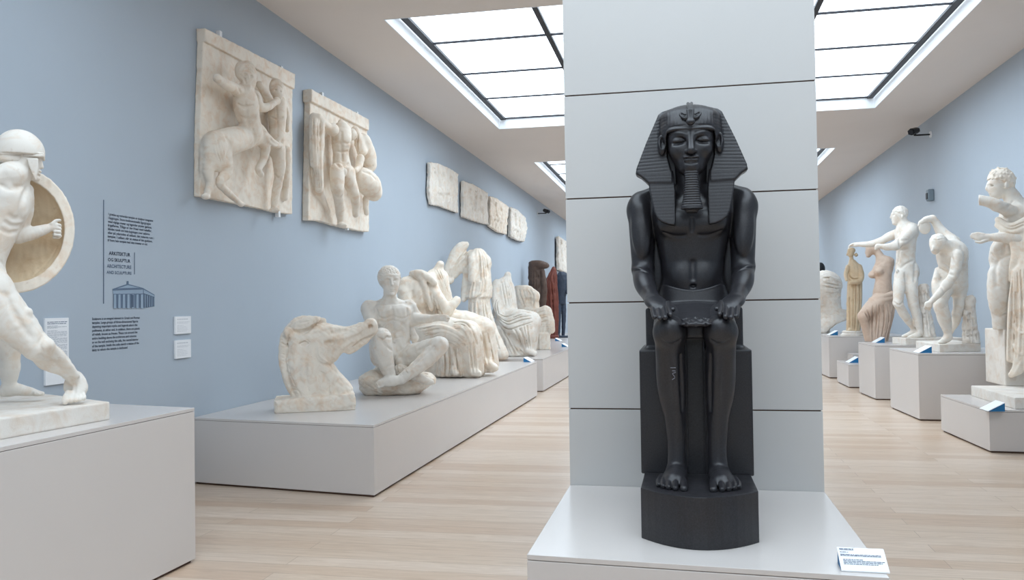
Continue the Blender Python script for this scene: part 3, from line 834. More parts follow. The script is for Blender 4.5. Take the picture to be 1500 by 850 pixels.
    Hm.build('helmet', K, e)
    Sh = Sculpt(f, (-80, 235, 120, 440), (-90, -20), 1.2)
    Sh.ell((19, 337, -46), (88, 30, 91), k=0); Sh.clip(1, 45, 1)
    Sh.ell((19, 337, -40), (78, 29, 80), k=0, sub=True)
    Sh.gr([(84, 362), (70, 384), (50, 403)], .9, 1.5)
    Sh.rough(.2, 16, 8)
    sh = Sh.build('shield', M['tan'], e)
    R = Sculpt(f, (-84, 232, 122, 444), (-70, -26), 1.1)
    ring = [(19 + 90.5 * math.cos(t), 337 + 93 * math.sin(t), -44) for t in np.linspace(0, 2 * math.pi, 49)[:-1]]
    hole = [(19 + 75.5 * math.cos(t), 337 + 77 * math.sin(t), -44) for t in np.linspace(0, 2 * math.pi, 49)[:-1]]
    R.poly(ring, 4.5, 2.0); R.poly(hole, 12, .3, k=1, sub=True); R.rough(.2, 14, 3)
    R.build('shield_rim', M['warm'], sh)
    return e
warrior()

# ------------------------------------------------------------------ horse head
def horse():
    f = Fig(455, 600, z=HL)
    e = statue(f, 'horse_head_sculpture', 'white plaster horse head with open mouth resting nose by the seated man', 'sculpture')
    S = Sculpt(f, (396, 456, 560, 612), (-46, 44), .85)
    S.poly([(424, 488, 0), (420, 530, 0), (427, 560, 0), (437, 584, 0), (515, 590, 0), (517, 568, 0), (511, 559, 0), (496, 543, 0), (487, 532, 0), (486, 505, 0), (450, 478, 0)], 21, 15, k=0)
    S.ell((452, 540, 0), (26, 27, 50), k=12)
    S.poly([(404, 584, 0), (431, 581, 0), (518, 574, 0), (519, 590.5, 0), (484, 602, 0), (430, 605, 0), (403.5, 600, 0)], 32, 5, k=4)
    S.poly([(404, 584, 0), (519, 580, 0), (519, 606, 0), (403.5, 606, 0)], 31, 5, k=3)
    S.chain([(450, 493, 0), (478, 498, 0), (508, 496, 0), (530, 486, 0), (542, 480, 0)], [23, 25, 18.5, 14, 11.5], k=6, step=8, flat=((0, 1, 0), .82))
    S.ell((480, 514, 0), (19, 19, 20), k=6)
    S.cap((488, 505, 15), (535, 479, 9), 4.5, 4, k=5)                     # facial ridge
    S.ell((543, 474, 0), (9, 10, 8), k=4); S.ell((548, 482, 0), (5, 9, 8), k=4); S.cap((540, 491, 0), (512, 508, 0), 7, 9, k=4)
    S.gr([(552, 487), (540, 494), (524, 503), (516, 508)], 3.0, 1.5, off=-1)                   # mouth
    S.cap((535, 499, 0), (512, 513, 0), 5.5, 7, k=3)
    S.bl(542.5, 478, (4, 6, 3), 1.8, sub=True); S.ln([(538, 480), (540, 474), (546, 473.5), (548, 477)], 1.3, 1.6)
    S.bl(446.5, 504, (8.5, 5, 5.5), 3, sub=True); S.bl(447, 504.5, (6, 4.5, 3.6), 1.2, off=-1); S.ln([(438, 502), (446, 498), (455, 504), (450, 509), (441, 507)], 1.2, 1.4)
    S.bl(483, 502, (7, 6, 4), 5, sub=True)
    S.gr([(462, 512), (462, 524), (470, 533), (484, 536)], 1.4, 4); S.ln([(466, 508), (467, 519), (474, 528), (484, 532)], 1.8, 3)
    # ear, forelock, cropped mane
    S.chain([(432, 481, 8), (444, 474, 16), (462, 469, 16), (467, 467, 12)], [7, 7.5, 6, 3.5], k=3, step=6)
    S.gr([(430, 486), (440, 488.5), (449, 486), (458, 480)], 3.0, 1.5); S.ln([(430, 482), (441, 481), (452, 477), (462, 472)], 2.2, 2); S.gr([(440, 473), (452, 471)], 1.6, 2)
    S.chain([(424, 486, 0), (436, 474, 0), (452, 468, 0), (474, 470, 0)], [9, 9, 6, 4], k=4, step=6)
    S.ell((421, 488, 10), (6, 9, 8), k=4)
    S.chain([(417, 492, 4), (414.5, 512, 2), (415.5, 534, 2), (422, 560, 4), (432, 580, 6)], [6, 6.5, 6.5, 6, 5], k=2.5, step=6)
    S.gr([(423, 492), (421.5, 512), (422, 532), (428, 556), (440, 580)], 1.1, 1.6, taper=False)
    for i in range(16):
        t = i / 15; x = 411.5 + 17 * t ** 2.2; y = 498 + 78 * t; S.gr([(x, y), (x + 9, y + 1.5)], .6, .8)
    for (p) in ([(452, 520), (447, 545), (452, 572)], [(470, 545), (480, 560), (482, 578)], [(498, 556), (490, 568), (496, 580)], [(505, 484), (520, 477), (532, 472)], [(486, 489), (505, 484)]): S.gr(p, 1.1, 6)
    for p in ([(462, 486), (478, 481), (490, 480)], [(494, 497), (512, 492), (528, 485)], [(505, 507), (515, 500)]): S.ln(p, 1.1, 4)
    S.rough(.3, 10, 5); S.flatten(0)
    S.build('carved_head', M['warm'], e)
horse()

# ------------------------------------------------------------------ seated nude man on a rock
def seated_man():
    f = Fig(575, 577, z=HL)
    e = statue(f, 'seated_man_statue', 'white plaster nude man seated cross-legged on a rock behind the horse head')
    Rk = Sculpt(f, (522, 520, 642, 582), (-60, 42), .9)
    Rk.loft([(577, 575, 42, -4, 34), (568, 577, 50, -6, 40), (558, 576, 50, -8, 40), (550, 572, 44, -14, 34), (540, 574, 26, -22, 22), (530, 578, 22, -28, 18)], k=0, p=2.6, rnd=6)
    Rk.ell((616, 556, 12), (22, 22, 10), k=6); Rk.ell((545, 556, 8), (18, 24, 12), k=5)
    Rk.rough(.8, 16, 6); Rk.rough(.3, 6, 2); Rk.flatten(0)
    Rk.build('rock', M['warm'], e)
    S = Sculpt(f, (526, 386, 664, 576), (-62, 74), .8)
    # torso
    S.loft([(538, 583, 30, -14, 22), (520, 580, 27, -12, 20), (500, 577, 24, -10, 18), (482, 577, 24.5, -9, 17.5), (466, 576, 26.5, -8, 19), (452, 573, 29, -9, 18), (444, 571, 25, -12, 14), (437, 571, 13, -13, 11)], k=4, p=2.3, rnd=4)
    S.ell((563, 456, 2), (14, 9, 10), k=7); S.ell((587, 457, 2), (14, 9, 10), k=7)
    S.chain([(571, 446, -10), (571, 428, -4)], [11, 9.5], k=6)
    S.ell((541, 453, -12), (12, 13, 13), k=6); S.ell((599, 452, -14), (11, 12, 12), k=6)
    # arms
    S.chain([(541, 452, -10), (543, 466, 0), (545, 476, 8)], [11, 10, 8], k=5, step=6); S.rough(0)
    S.chain([(599, 450, -16), (607, 462, -18), (606, 468, -12)], [10.5, 9, 8.8], k=5, step=6)
    S.chain([(605, 468, -12), (622, 467.5, 0), (640, 465.5, 8)], [9, 7, 4.8], k=4, step=6)
    S.bone((636, 465.5, 8), (650, 465, 12), 5, 3, k=3, over=1.15)
    for i, y in enumerate((462, 464.6, 467.2, 469.4)): S.chain([(645, y - .3, 11), (653, y + .4, 13), (658 - abs(i - 1) * 1.2, y + 1.6, 11)], [1.6, 1.5, 1.2], k=.8, step=4)
    # head
    S.ell((570, 408, -6), (15.5, 17, 17), k=3)
    S.loft([(433, 573, 6, 5, 7), (428, 573, 9.5, 2, 10), (420, 572.5, 12, 0, 12.5), (410, 572, 13, -1, 14), (402, 571.5, 13.5, -2, 14)], k=3, p=2.3, rnd=2)
    S.chain([(573.5, 409, 13), (574.5, 417, 16)], [1.5, 2.3], k=2.2); S.bl(567.8, 410.5, (3.6, 2.6, 2), 2, sub=True); S.bl(579.5, 410.5, (3.2, 2.6, 2), 2, sub=True)
    S.bl(568, 411, (2.6, 1.6, 1.3), .8); S.bl(579.4, 411, (2.4, 1.6, 1.3), .8)
    S.ln([(563, 408), (568, 406.4), (572, 408)], .6, 1.2); S.ln([(576.5, 408), (580, 406.4), (583.5, 408)], .6, 1.2)
    S.bl(574, 423.2, (3.6, 1.6, 1.1), 1); S.bl(574, 426, (3, 1.6, 1.2), 1); S.gr([(570, 424.6), (574, 424.8), (578, 424.4)], .5, .7); S.bl(574, 431, (3.4, 2.4, 2.4), 2)
    S.ell((558, 414, -5), (2.2, 4, 5), k=1.5)
    # legs
    S.chain([(567, 524, -2), (558, 508, 32), (559, 494, 56)], [17, 16, 12.5], k=6, step=8)
    S.chain([(559.5, 496, 57), (561, 515, 55), (566, 535, 50), (572, 551, 46)], [13, 14, 11, 7.5], k=5, step=8)
    S.ell((551, 518, 40), (9, 12, 18), k=7)
    S.chain([(594, 526, -4), (616, 517, 20), (641, 505.5, 40)], [19, 16, 12], k=6, step=8)
    S.ell((645, 504, 40), (10, 10, 9), k=4)
    S.chain([(645, 507, 40), (628, 524, 46), (606, 542, 50), (588, 556, 52)], [11.5, 12, 9.5, 7], k=5, step=8)
    # feet
    S.bone((590, 556, 52), (560, 562, 60), 6, 7.5, side=(0, 0, 1), k=4); S.chain([(572, 552, 46), (566, 558, 54), (556, 561, 60)], [7, 6.5, 4.5], k=3, step=5)
    for i in range(4): S.cap((560, 559 + i * 2.2, 61), (552 + i * .8, 561 + i * 2.3, 63), 1.9, 1.5, k=.8)
    S.chain([(606, 550, 36), (622, 557, 34), (632, 560, 32)], [7, 6, 4], k=4, step=5)
    # cloth in the lap and hanging end
    S.ell((585.5, 531, 14), (6, 6, 7), k=3); S.ell((587, 542, 22), (11, 9, 8), k=4); S.folds([(579, 536), (580, 545), (584, 552)], [(594, 534), (598, 540), (601, 545)], 5, 1.2, 1.5, 4)
    S.ell((608, 496, -8), (5.5, 5, 6.2), k=1.5); S.cap((604, 484, -12), (607, 493, -8), 4, 4.5, k=3)
    # muscles
    S.gr([(574, 449), (575, 462), (576, 480), (578, 500)], 1.0, 4)
    S.gr([(553, 463), (560, 467), (569, 466), (575, 462), (582, 466), (592, 467), (600, 462)], 1.0, 3)
    S.gr([(561, 477), (568, 472), (576, 470), (586, 472), (592, 478)], .8, 4)
    S.gr([(565, 485), (576, 486), (588, 485)], .7, 3.5); S.gr([(566, 494), (577, 495.5), (589, 494)], .6, 3)
    S.gr([(558, 497), (568, 509), (580, 516), (592, 509), (600, 499)], .9, 3.5)
    S.gr([(553, 442), (562, 446), (571, 445), (582, 446), (594, 443)], .8, 3.5); S.bl(577.5, 503, (1.3, 2, 1.5), 1, sub=True)
    S.gr([(551, 452), (553, 460), (552, 466)], 1.0, 3); S.gr([(596, 452), (596, 462)], 1.0, 3)
    S.gr([(552, 492), (560, 499), (567, 493)], .8, 3); S.gr([(612, 514), (630, 505)], .9, 4); S.gr([(636, 508), (622, 521), (606, 536)], .9, 4)
    S.rough(.22, 9, 4); S.flatten(0)
    S.build('body', M['plaster'], e)
    h = Sculpt(f, (548, 384, 592, 426), (-34, 20), .6)
    h.ell((570, 406, -7), (17.2, 18.2, 17.4), k=0)
    h.poly([(561.5, 403.8, 10), (572, 402.4, 10), (587, 403.6, 10), (592, 440, 10), (560, 440, 10)], 16, 1, k=1, sub=True)
    h.rough(.3, 3.4, 8)
    h.build('hair', M['plaster'], e)
seated_man()

# ------------------------------------------------------------------ two headless draped women sitting side by side
def seated_pair():
    f = Fig(672, 551, z=HL)
    e = statue(f, 'seated_women_sculpture', 'white plaster pair of headless draped women seated side by side, one arm raised', 'sculpture')
    S = Sculpt(f, (578, 380, 738, 556), (-72, 58), .85)
    # seat block
    S.box((652, 520, -18), (46, 34, 34), 4, k=0)
    # nearer woman: torso seen from behind her shoulder
    S.loft([(486, 622, 26, -18, 22), (466, 618, 22, -16, 19), (445, 614, 22, -14, 18), (428, 610, 23, -12, 18), (414, 606, 20, -12, 16), (404, 606, 11, -13, 11)], k=5, rnd=4)
    S.chain([(595, 417, -4), (593, 432, 6), (600, 452, 12), (612, 466, 16)], [11.5, 11, 9.5, 8], k=5, step=6)
    S.bone((600, 412, 4), (622, 446, 6), 14, 8, k=7)
    S.chain([(604, 401, -4), (616, 401, 4), (628, 407, 8), (637, 415, 8)], [4.5, 6, 6, 4], k=3, step=4)
    S.chain([(609, 402, 2), (619, 411, 8), (625, 430, 8), (632, 452, 6)], [4, 4.5, 4, 4], k=3, step=5)
    # further woman: torso leaning towards the first, arm bent up
    S.loft([(474, 652, 24, -30, 20), (455, 647, 21, -28, 18), (436, 645, 18, -26, 17), (418, 642, 17, -24, 16), (404, 640, 17, -24, 14), (395, 640, 12, -24, 10)], k=5, rnd=4)
    S.chain([(641, 397, -24), (645, 388, -22)], [8, 6], k=4)
    S.chain([(629, 409, -12), (634, 424, -2), (645, 442, 6), (655, 455, 8)], [10, 9.5, 9, 8], k=5, step=6)
    S.chain([(655, 455, 8), (664, 446, 6), (669, 440, 2)], [8, 7, 6.2], k=4, step=5)
    # thighs and hanging skirts
    S.chain([(618, 484, 4), (650, 486, 22), (684, 490, 36)], [22, 22, 19], k=8, step=9)
    S.chain([(684, 490, 36), (692, 512, 34), (694, 540, 30)], [19, 16, 15], k=7, step=8)
    S.loft([(551, 672, 35, 16, 22), (530, 672, 31, 16, 22), (510, 668, 32, 14, 24), (495, 664, 34, 12, 24)], k=6, folds=(22, .055, 5), rnd=3)
    S.chain([(650, 474, -24), (680, 474, -8), (706, 482, 6)], [20, 19, 17], k=8, step=9)
    S.chain([(707, 484, 6), (714, 508, 6), (718, 532, 4)], [17, 14, 13], k=7, step=8)
    S.loft([(544, 708, 20, -4, 20), (520, 706, 18, -4, 20), (500, 702, 20, -6, 20)], k=6, folds=(16, .06, 9), rnd=3)
    S.cap((660, 464, 2), (676, 466, 6), 5, 4, k=4)
    # feet
    S.chain([(664, 543, 36), (668, 546, 44)], [6, 4.5], k=3); S.chain([(694, 545, 44), (701, 547, 48)], [6.5, 4.5], k=3); S.chain([(716, 533, 20), (726, 539, 26)], [7, 4.5], k=3)
    # cloth
    S.folds([(612, 480), (640, 476), (664, 482), (678, 492)], [(640, 508), (655, 500), (674, 510), (690, 528)], 8, 1.5, 3, 1)
    S.folds([(664, 468), (684, 468), (694, 478), (702, 496)], [(668, 482), (676, 482), (686, 496), (694, 520)], 5, 1.4, 3, 2)
    S.folds([(639, 508), (638, 530), (637, 549)], [(676, 512), (680, 532), (684, 549)], 8, 1.9, 2.5, 3)
    S.folds([(684, 505), (686, 528), (688, 546)], [(699, 500), (702, 524), (704, 546)], 3, 1.5, 2.5, 7)
    S.folds([(700, 490), (704, 512), (708, 536)], [(718, 488), (724, 510), (728, 532)], 5, 1.5, 2.5, 4)
    S.folds([(628, 424), (632, 440), (636, 458)], [(648, 456), (650, 460), (653, 466)], 4, 1.2, 2.5, 5)
    S.folds([(650, 396), (654, 410), (659, 428)], [(636, 396), (644, 410), (650, 424)], 4, 1.0, 2.2, 6)
    S.gr([(604, 428), (606, 444), (610, 458)], 1.4, 4); S.gr([(618, 424), (622, 440), (626, 456)], 1.0, 4)
    S.rough(.18, 12, 3); S.flatten(0)
    S.build('carved_group', M['warm'], e)
seated_pair()

# ------------------------------------------------------------------ headless striding woman with wind-blown cloak
def striding_woman():
    f = Fig(712, 526, z=HL)
    e = statue(f, 'striding_woman_statue', 'white plaster headless striding woman whose cloak billows out, behind the seated pair')
    S = Sculpt(f, (642, 352, 748, 528), (-50, 46), .8)
    S.loft([(524, 712, 30, -4, 20), (500, 708, 23, -2, 17), (470, 704, 18, 0, 15), (445, 702, 16, 0, 14), (432, 702, 15, 0, 12)], k=3, folds=(20, .05, 3), rnd=3)
    S.chain([(712, 470, 6), (722, 495, 12), (734, 520, 16)], [10, 11, 11], k=7, step=8)
    S.loft([(437, 701, 19.5, 0, 16), (428, 702, 18.5, 0, 15), (412, 703, 17, 0, 14), (395, 703.5, 15, 0, 13), (380, 703, 14, 0, 12), (370, 701, 11, -1, 10), (364, 700, 6, -2, 7)], k=3, folds=(17, .035, 8), rnd=3)
    S.ell((693, 379, 2), (8, 9, 9), k=4); S.ell((713, 385, 0), (7, 9, 10), k=4)
    S.chain([(693, 383, 6), (692.5, 398, 9), (692, 411, 10)], [7.5, 7, 6.2], k=3, step=6)
    S.ell((718, 421, 2), (3.6, 4, 5), k=2)
    # billowing cloak: a curved sail
    S.chain([(683, 358, -6), (676, 362, -8), (668, 372, -8), (660, 388, -6), (652, 404, -4)], [4, 7.5, 8.5, 7.5, 6], k=4, step=5, flat=((0, 1, 0), .75))
    S.chain([(690, 372, -8), (680, 384, -12), (668, 398, -10), (657, 409, -6)], [6, 8, 7.5, 5.5], k=5, step=5, flat=((0, 1, 0), .6))
    S.chain([(650, 404, -3), (656, 413, -2), (662, 411, -4)], [4, 4.4, 3], k=3, step=4)
    S.chain([(686, 396, -8), (683, 412, -6), (681, 428, -2), (679, 439, 0)], [7, 6, 6, 4], k=4, step=6)
    S.ell((671, 396, 8), (7, 9, 8), axes=frame((1, 0, 1)), k=4, sub=True)
    S.folds([(684, 357), (674, 368), (662, 388), (655, 404)], [(688, 372), (680, 382), (672, 388), (662, 404)], 5, 1.2, 2.2, 2)
    S.folds([(690, 416), (688, 428), (686, 438)], [(714, 404), (716, 416), (712, 428)], 6, 1.3, 2, 4)
    S.folds([(698, 372), (700, 392), (700, 412)], [(715, 380), (718, 398), (718, 414)], 5, .9, 2, 9)
    S.gr([(702.5, 387), (702.5, 398), (696, 412)], 1.7, 1.5)
    S.gr([(689, 438), (698, 437), (706, 432), (712, 427)], 1.6, 1.5)
    S.folds([(690, 444), (689, 465), (688, 490)], [(716, 440), (722, 466), (738, 515)], 8, 1.3, 2.4, 5)
    S.rough(.14, 9, 3); S.flatten(0)
    S.build('carved_figure', M['warm'], e)
striding_woman()

# ------------------------------------------------------------------ upright and reclining draped women further along
def draped_women():
    f = Fig(757, 521, z=HL)
    e = statue(f, 'seated_draped_woman_sculpture', 'white plaster headless draped woman sitting upright, beyond the striding woman', 'sculpture')
    S = Sculpt(f, (716, 398, 800, 526), (-40, 44), .7)
    S.box((752, 500, -10), (24, 26, 22), 3)
    S.loft([(466, 742, 21, -6, 17), (450, 740, 18, -6, 15), (434, 739, 17, -6, 14), (420, 738, 15.5, -6, 13), (412, 738, 12, -6, 10), (406, 741, 6.5, -6, 7)], k=4, rnd=3, folds=(15, .03, 2))
    S.chain([(743, 410, -6), (744, 403, -5)], [6, 5], k=3)
    S.ell((728, 418, -2), (7, 8, 9), k=4); S.chain([(726, 420, 0), (725, 434, 4), (727, 448, 8), (732, 462, 12)], [7, 6.5, 6, 5], k=4, step=5)
    S.chain([(742, 470, 0), (760, 468, 16), (778, 470, 26)], [16, 15, 13], k=6, step=7)
    S.chain([(742, 476, 4), (758, 480, 20), (772, 488, 28)], [16, 15, 13], k=6, step=7)
    S.chain([(778, 472, 26), (778, 492, 24), (774, 514, 20)], [13, 11, 11], k=6, step=7)
    S.loft([(521, 756, 29, 6, 20), (505, 756, 26, 6, 20), (488, 757, 26, 6, 20)], k=5, folds=(18, .06, 4), rnd=2)
    S.chain([(774, 514, 30), (783, 518, 32)], [5, 4], k=3)
    S.folds([(731, 458), (742, 462), (760, 454), (776, 456)], [(732, 478), (746, 490), (764, 486), (780, 478)], 8, 1.2, 2.2, 3)
    S.folds([(748, 484), (756, 494), (760, 506)], [(776, 476), (778, 494), (780, 512)], 6, 1.2, 2.2, 5)
    S.folds([(730, 480), (738, 500), (742, 518)], [(748, 490), (760, 506), (772, 519)], 5, 1.4, 2.2, 6)
    S.folds([(726, 438), (722, 446), (724, 458)], [(734, 438), (732, 448), (734, 460)], 3, 1.3, 1.8, 7)
    S.folds([(732, 414), (734, 430), (738, 448)], [(748, 414), (752, 430), (754, 446)], 5, .8, 1.8, 8)
    S.rough(.14, 9, 3); S.flatten(0)
    S.build('carved_figure', M['plaster'], e)
    f = Fig(800, 512, z=HL)
    e = statue(f, 'reclining_draped_woman_sculpture', 'white plaster reclining draped woman fragment, last of the pale figures on the long plinth', 'sculpture')
    S = Sculpt(f, (748, 412, 818, 522), (-44, 26), .7)
    S.box((798, 506, -8), (8, 16, 18), 1.5); S.box((778, 498, -14), (20, 16, 20), 2, k=3)
    S.loft([(470, 774, 18, -16, 14), (452, 773, 17.5, -16, 13), (436, 772, 17, -16, 13), (424, 768, 15, -16, 11), (418, 765, 11, -16, 8)], k=4, rnd=3)
    S.ell((782, 434, -12), (9, 10, 9), k=4); S.bl(776, 443, (6, 5, 7), 3, sub=True)
    S.chain([(776, 472, -8), (790, 462, -2), (799, 458, 2)], [13, 11, 9], k=5, step=6)
    S.chain([(799, 457, 2), (805, 470, 4), (808, 484, 5)], [8.5, 7, 5], k=4, step=6)
    S.ell((795, 480, -4), (11, 12, 14), k=5)
    S.folds([(776, 460), (786, 456), (797, 452)], [(784, 484), (796, 480), (806, 480)], 6, 1.0, 2, 3)
    S.folds([(756, 424), (758, 436), (764, 448)], [(782, 424), (788, 432), (786, 448)], 5, .9, 2, 4)
    S.rough(.2, 8, 3); S.flatten(0)
    S.build('carved_figure', M['warm'], e)
draped_women()

# ------------------------------------------------------------------ dark archaic statues on the far plinth
def far_statues():
    f = Fig(788, 498, z=HL)
    e = statue(f, 'archaic_statue', 'rough grey-brown archaic figure, leftmost of the three dark statues on the far plinth')
    S = Sculpt(f, (768, 378, 808, 500), (-16, 18), .6)
    S.box((788, 494, 0), (13, 10, 3), 1)
    S.loft([(494, 788, 10, 0, 8), (460, 788, 10.5, 0, 8), (430, 786, 11, 0, 8), (405, 785, 11, 0, 8), (392, 784, 9.5, 0, 7), (383, 784, 9, 0, 7)], k=3, folds=(9, .06, 3), rnd=2)
    S.chain([(782, 388, 2), (792, 388, 5), (800, 389, 6)], [6, 6, 4.5], k=3, step=4)
    S.chain([(795, 398, 6), (797, 418, 7), (796, 440, 6), (794, 462, 4), (794, 492, 2)], [3.5, 4.4, 4.4, 4, 4], k=2, step=5)
    S.folds([(779, 398), (779, 430), (780, 490)], [(791, 398), (792, 430), (792, 490)], 4, 1, 2, 4)
    S.rough(.25, 9, 4); S.flatten(0); S.build('carved_figure', M['wood'], e)
    f = Fig(808, 496, z=HL)
    e = statue(f, 'cloaked_statue', 'red-brown cloaked figure, middle of the three dark statues on the far plinth')
    S = Sculpt(f, (794, 384, 822, 502), (-14, 16), .6)
    S.box((808, 495, 0), (10, 9, 3), 1)
    S.loft([(496, 808, 9, 0, 8), (470, 808.5, 9.5, 0, 8), (440, 808, 9.8, 0, 8), (420, 807, 9.5, 0, 8), (408, 808, 8, 0, 7), (400, 810, 5.5, 0, 5.5), (394, 811, 3.6, 0, 4)], k=2, folds=(10, .06, 5), rnd=1.5)
    S.ell((811, 395, 0), (3.2, 3.6, 4.5), k=2)
    S.folds([(801, 410), (806, 440), (809, 490)], [(814, 404), (815, 440), (815, 490)], 5, 1, 1.8, 4)
    S.rough(.15, 8, 4); S.flatten(0); S.build('carved_figure', M['red'], e)
    f = Fig(822, 494.6, z=HL)
    e = statue(f, 'male_torso_statue', 'blue-black headless standing man, rightmost of the dark statues beside the pillar')
    S = Sculpt(f, (810, 394, 840, 502), (-14, 16), .6)
    S.box((822, 495, 0), (11, 9, 3), 1)
    S.loft([(446, 822, 6.6, 0, 6), (434, 822.5, 7, 0, 6), (422, 823.5, 8, 0, 7), (410, 824, 9.4, 0, 7), (403, 824, 8.6, 0, 6), (398, 823, 4, 0, 4)], k=1.5, rnd=2)
    S.chain([(832, 406, 0), (834.5, 418, 1), (830.5, 429, 6)], [3.2, 2.8, 2.2], k=1, step=4); S.chain([(815.5, 406, 0), (814, 424, 1), (815.5, 440, 2)], [3, 2.6, 2], k=1, step=4)
    S.chain([(818.6, 446, 2), (818.3, 466, 3), (818, 492, 1)], [3.8, 3.4, 2.4], k=1.2, step=6); S.chain([(825.6, 446, -1), (825.8, 466, 0), (825, 492, -2)], [3.8, 3.3, 2.4], k=1.2, step=6)
    S.cap((819, 493, 5), (818, 493, 2), 2.4, 2.8, k=2)
    S.rough(.1, 6, 4); S.flatten(0); S.build('carved_figure', M['slate'], e)
far_statues()

# ------------------------------------------------------------------ statue leaning on a block, nearest at right
def leaning_satyr():
    zb = HS; zt = zb + .115
    b0 = onplane(1473, 566, 2, zt); b1 = onplane(1444, 559, 2, zt); b2 = b0 + np.array([.62, .03, 0]); b3 = b1 + (b2 - b0)
    hb = (onplane(1473, 483, 1, b0[1]))[2]
    f = Fig(1466, 481.5, ax=1, plane=b0[1] + .17); f.o[2] = hb
    e = statue(f, 'leaning_man_statue', 'white plaster curly-haired nude man leaning with draped cloth over a block, nearest at right')
    # stepped base and tall block
    c0 = onplane(1487, 600, 2, zb); c1 = onplane(1422.5, 580, 2, zb); c2 = c0 + np.array([1.0, .05, 0]); c3 = c1 + (c2 - c0)
    def quad(p): return [tuple((q - f.o)[:2]) for q in p]
    MB().prism(quad([c0, c2, c3, c1]), zb - f.o[2], zb + .115 - f.o[2]).build('base', M['base'], e, bevel=.01)
    MB().prism(quad([b0, b2, b3, b1]), zt - f.o[2], hb - f.o[2]).build('block', M['base'], e, bevel=.012)
    K = M['plaster']
    S = Sculpt(f, (1418, 255, 1572, 486), (-58, 60), .95)
    # legs
    S.chain([(1466, 402, 12), (1465, 436, 14), (1466, 458, 10), (1467, 484, 8)], [19, 17.5, 14.5, 13], k=7, step=10)
    S.bone((1455, 400, 18), (1459, 462, 16), 8, 12, k=8)
    S.chain([(1500, 405, -6), (1504, 445, -4), (1506, 478, -6)], [22, 19, 15], k=8, step=10)
    # hips and torso
    S.ell((1480, 382, 2), (30, 22, 26), k=8)
    S.chain([(1478, 378, 2), (1487, 345, 4), (1492, 318, 2)], [25, 25, 25], k=9, step=9)
    S.ell((1462, 368, 8), (11, 15, 16), k=8)
    S.ell((1494, 318, 2), (30, 19, 20), k=8); S.ell((1486, 326, 14), (17, 10, 13), k=7); S.ell((1484, 306, 0), (15, 13, 11), k=7)
    S.chain([(1490, 300, -2), (1478, 283, 0)], [14, 12.5], k=7)
    # far arm lifted and broken off at the forearm
    S.chain([(1480, 310, 20), (1468, 304, 30), (1459, 301, 34)], [11, 10, 9.8], k=4, step=5); S.chain([(1460, 300, 34), (1448, 296, 35), (1433, 292.5, 36)], [9.8, 9.2, 8], k=1.5, step=6)
    S.box((1428, 291, 36), (5, 12, 14), 1, k=.5, sub=True)
    # near arm across the waist, hand reaching out
    S.chain([(1524, 318, 6), (1526, 340, 18), (1512, 352, 28), (1490, 350, 32), (1470, 347.5, 30), (1450, 348, 28)], [14, 13, 11.5, 10, 8.5, 6.2], k=5, step=8)
    S.ell((1440, 348, 28), (10, 7, 6), k=4)
    for i, (y, x) in enumerate(((342.6, 1424), (345.4, 1422.5), (348, 1423.5), (350.6, 1427))): S.chain([(1440, y + .8, 31), (1431, y - .4, 31), (x, y + .4, 29)], [2.4, 2.2, 1.6], k=1, step=4)
    S.chain([(1446, 352, 31), (1436, 355.2, 34), (1429, 354, 34)], [3, 2.6, 1.9], k=1.2, step=4)
    # head turned down to the left
    S.ell((1466, 268, 2), (18.5, 17, 20), k=4)
    S.chain([(1462, 272, 2), (1459, 284, 4)], [15, 9], k=5, step=5)
    S.ell((1457.5, 286, 4), (6.5, 8, 5), k=4)
    S.chain([(1447.5, 270, 4), (1445.5, 276.5, 5), (1450, 281, 5)], [2.2, 2.6, 2.6], k=3, step=3); S.ell((1451.5, 283.5, 5), (3.4, 5, 1.8), k=1.5); S.ell((1453, 286.4, 5), (3.2, 4.5, 1.7), k=1.5)
    S.bl(1453, 272.2, (3.6, 2.6, 1.6), 1.6, sub=True); S.bl(1453, 272.6, (2.4, 1.6, 1.1), .8); S.ln([(1446, 270), (1453, 268.6), (1459, 270.5)], 1.0, 1.5)
    S.ell((1474.5, 271, 17), (3, 3, 5), k=1.2)
    # muscles
    S.gr([(1462, 310), (1476, 304), (1483, 296)], 1.2, 4); S.gr([(1460, 320), (1472, 321), (1484, 316)], 1.2, 4)
    S.gr([(1463, 326), (1476, 331), (1490, 329)], 1.0, 4); S.gr([(1452, 372), (1462, 380), (1472, 377), (1484, 372)], 1.3, 4)
    S.gr([(1472, 360), (1470, 372)], 1.0, 4); S.gr([(1461, 384), (1458, 398), (1460, 420)], 1.4, 5); S.gr([(1455, 460), (1463, 465), (1473, 461)], 1.0, 4)
    S.rough(.2, 12, 5); S.flatten(0)
    S.build('body', K, e)
    h = Sculpt(f, (1438, 240, 1488, 286), (-24, 28), .75)
    h.ell((1466, 263, 1), (20.5, 19.5, 17.5), k=0)
    h.ell((1474, 268, 0), (13, 17, 15), k=5)
    h.poly([(1440, 266, 0), (1452, 263.5, 0), (1462, 265, 0), (1471, 268, 0), (1473, 290, 0), (1440, 290, 0)], 40, 1, k=1, sub=True)
    rg = random.Random(3)
    for i in range(120):
        px, py = rg.uniform(1443, 1488), rg.uniform(243, 279); h.bl(px, py, rg.uniform(1.4, 2.3), .8, off=-.6)
    h.build('hair', M['warm'], e)
    # cloth over the shoulder and hanging beside the leg
    C = Sculpt(f, (1456, 292, 1575, 562), (-52, 72), 1.0)
    C.chain([(1462, 322, 22), (1480, 333, 30), (1500, 326, 30), (1520, 312, 22), (1536, 306, 6)], [5, 7.5, 8, 8, 8], k=5, step=7)
    C.chain([(1461, 330, 20), (1478, 340, 30), (1498, 336, 34), (1520, 330, 30)], [4.5, 6.5, 7, 7], k=4, step=7)
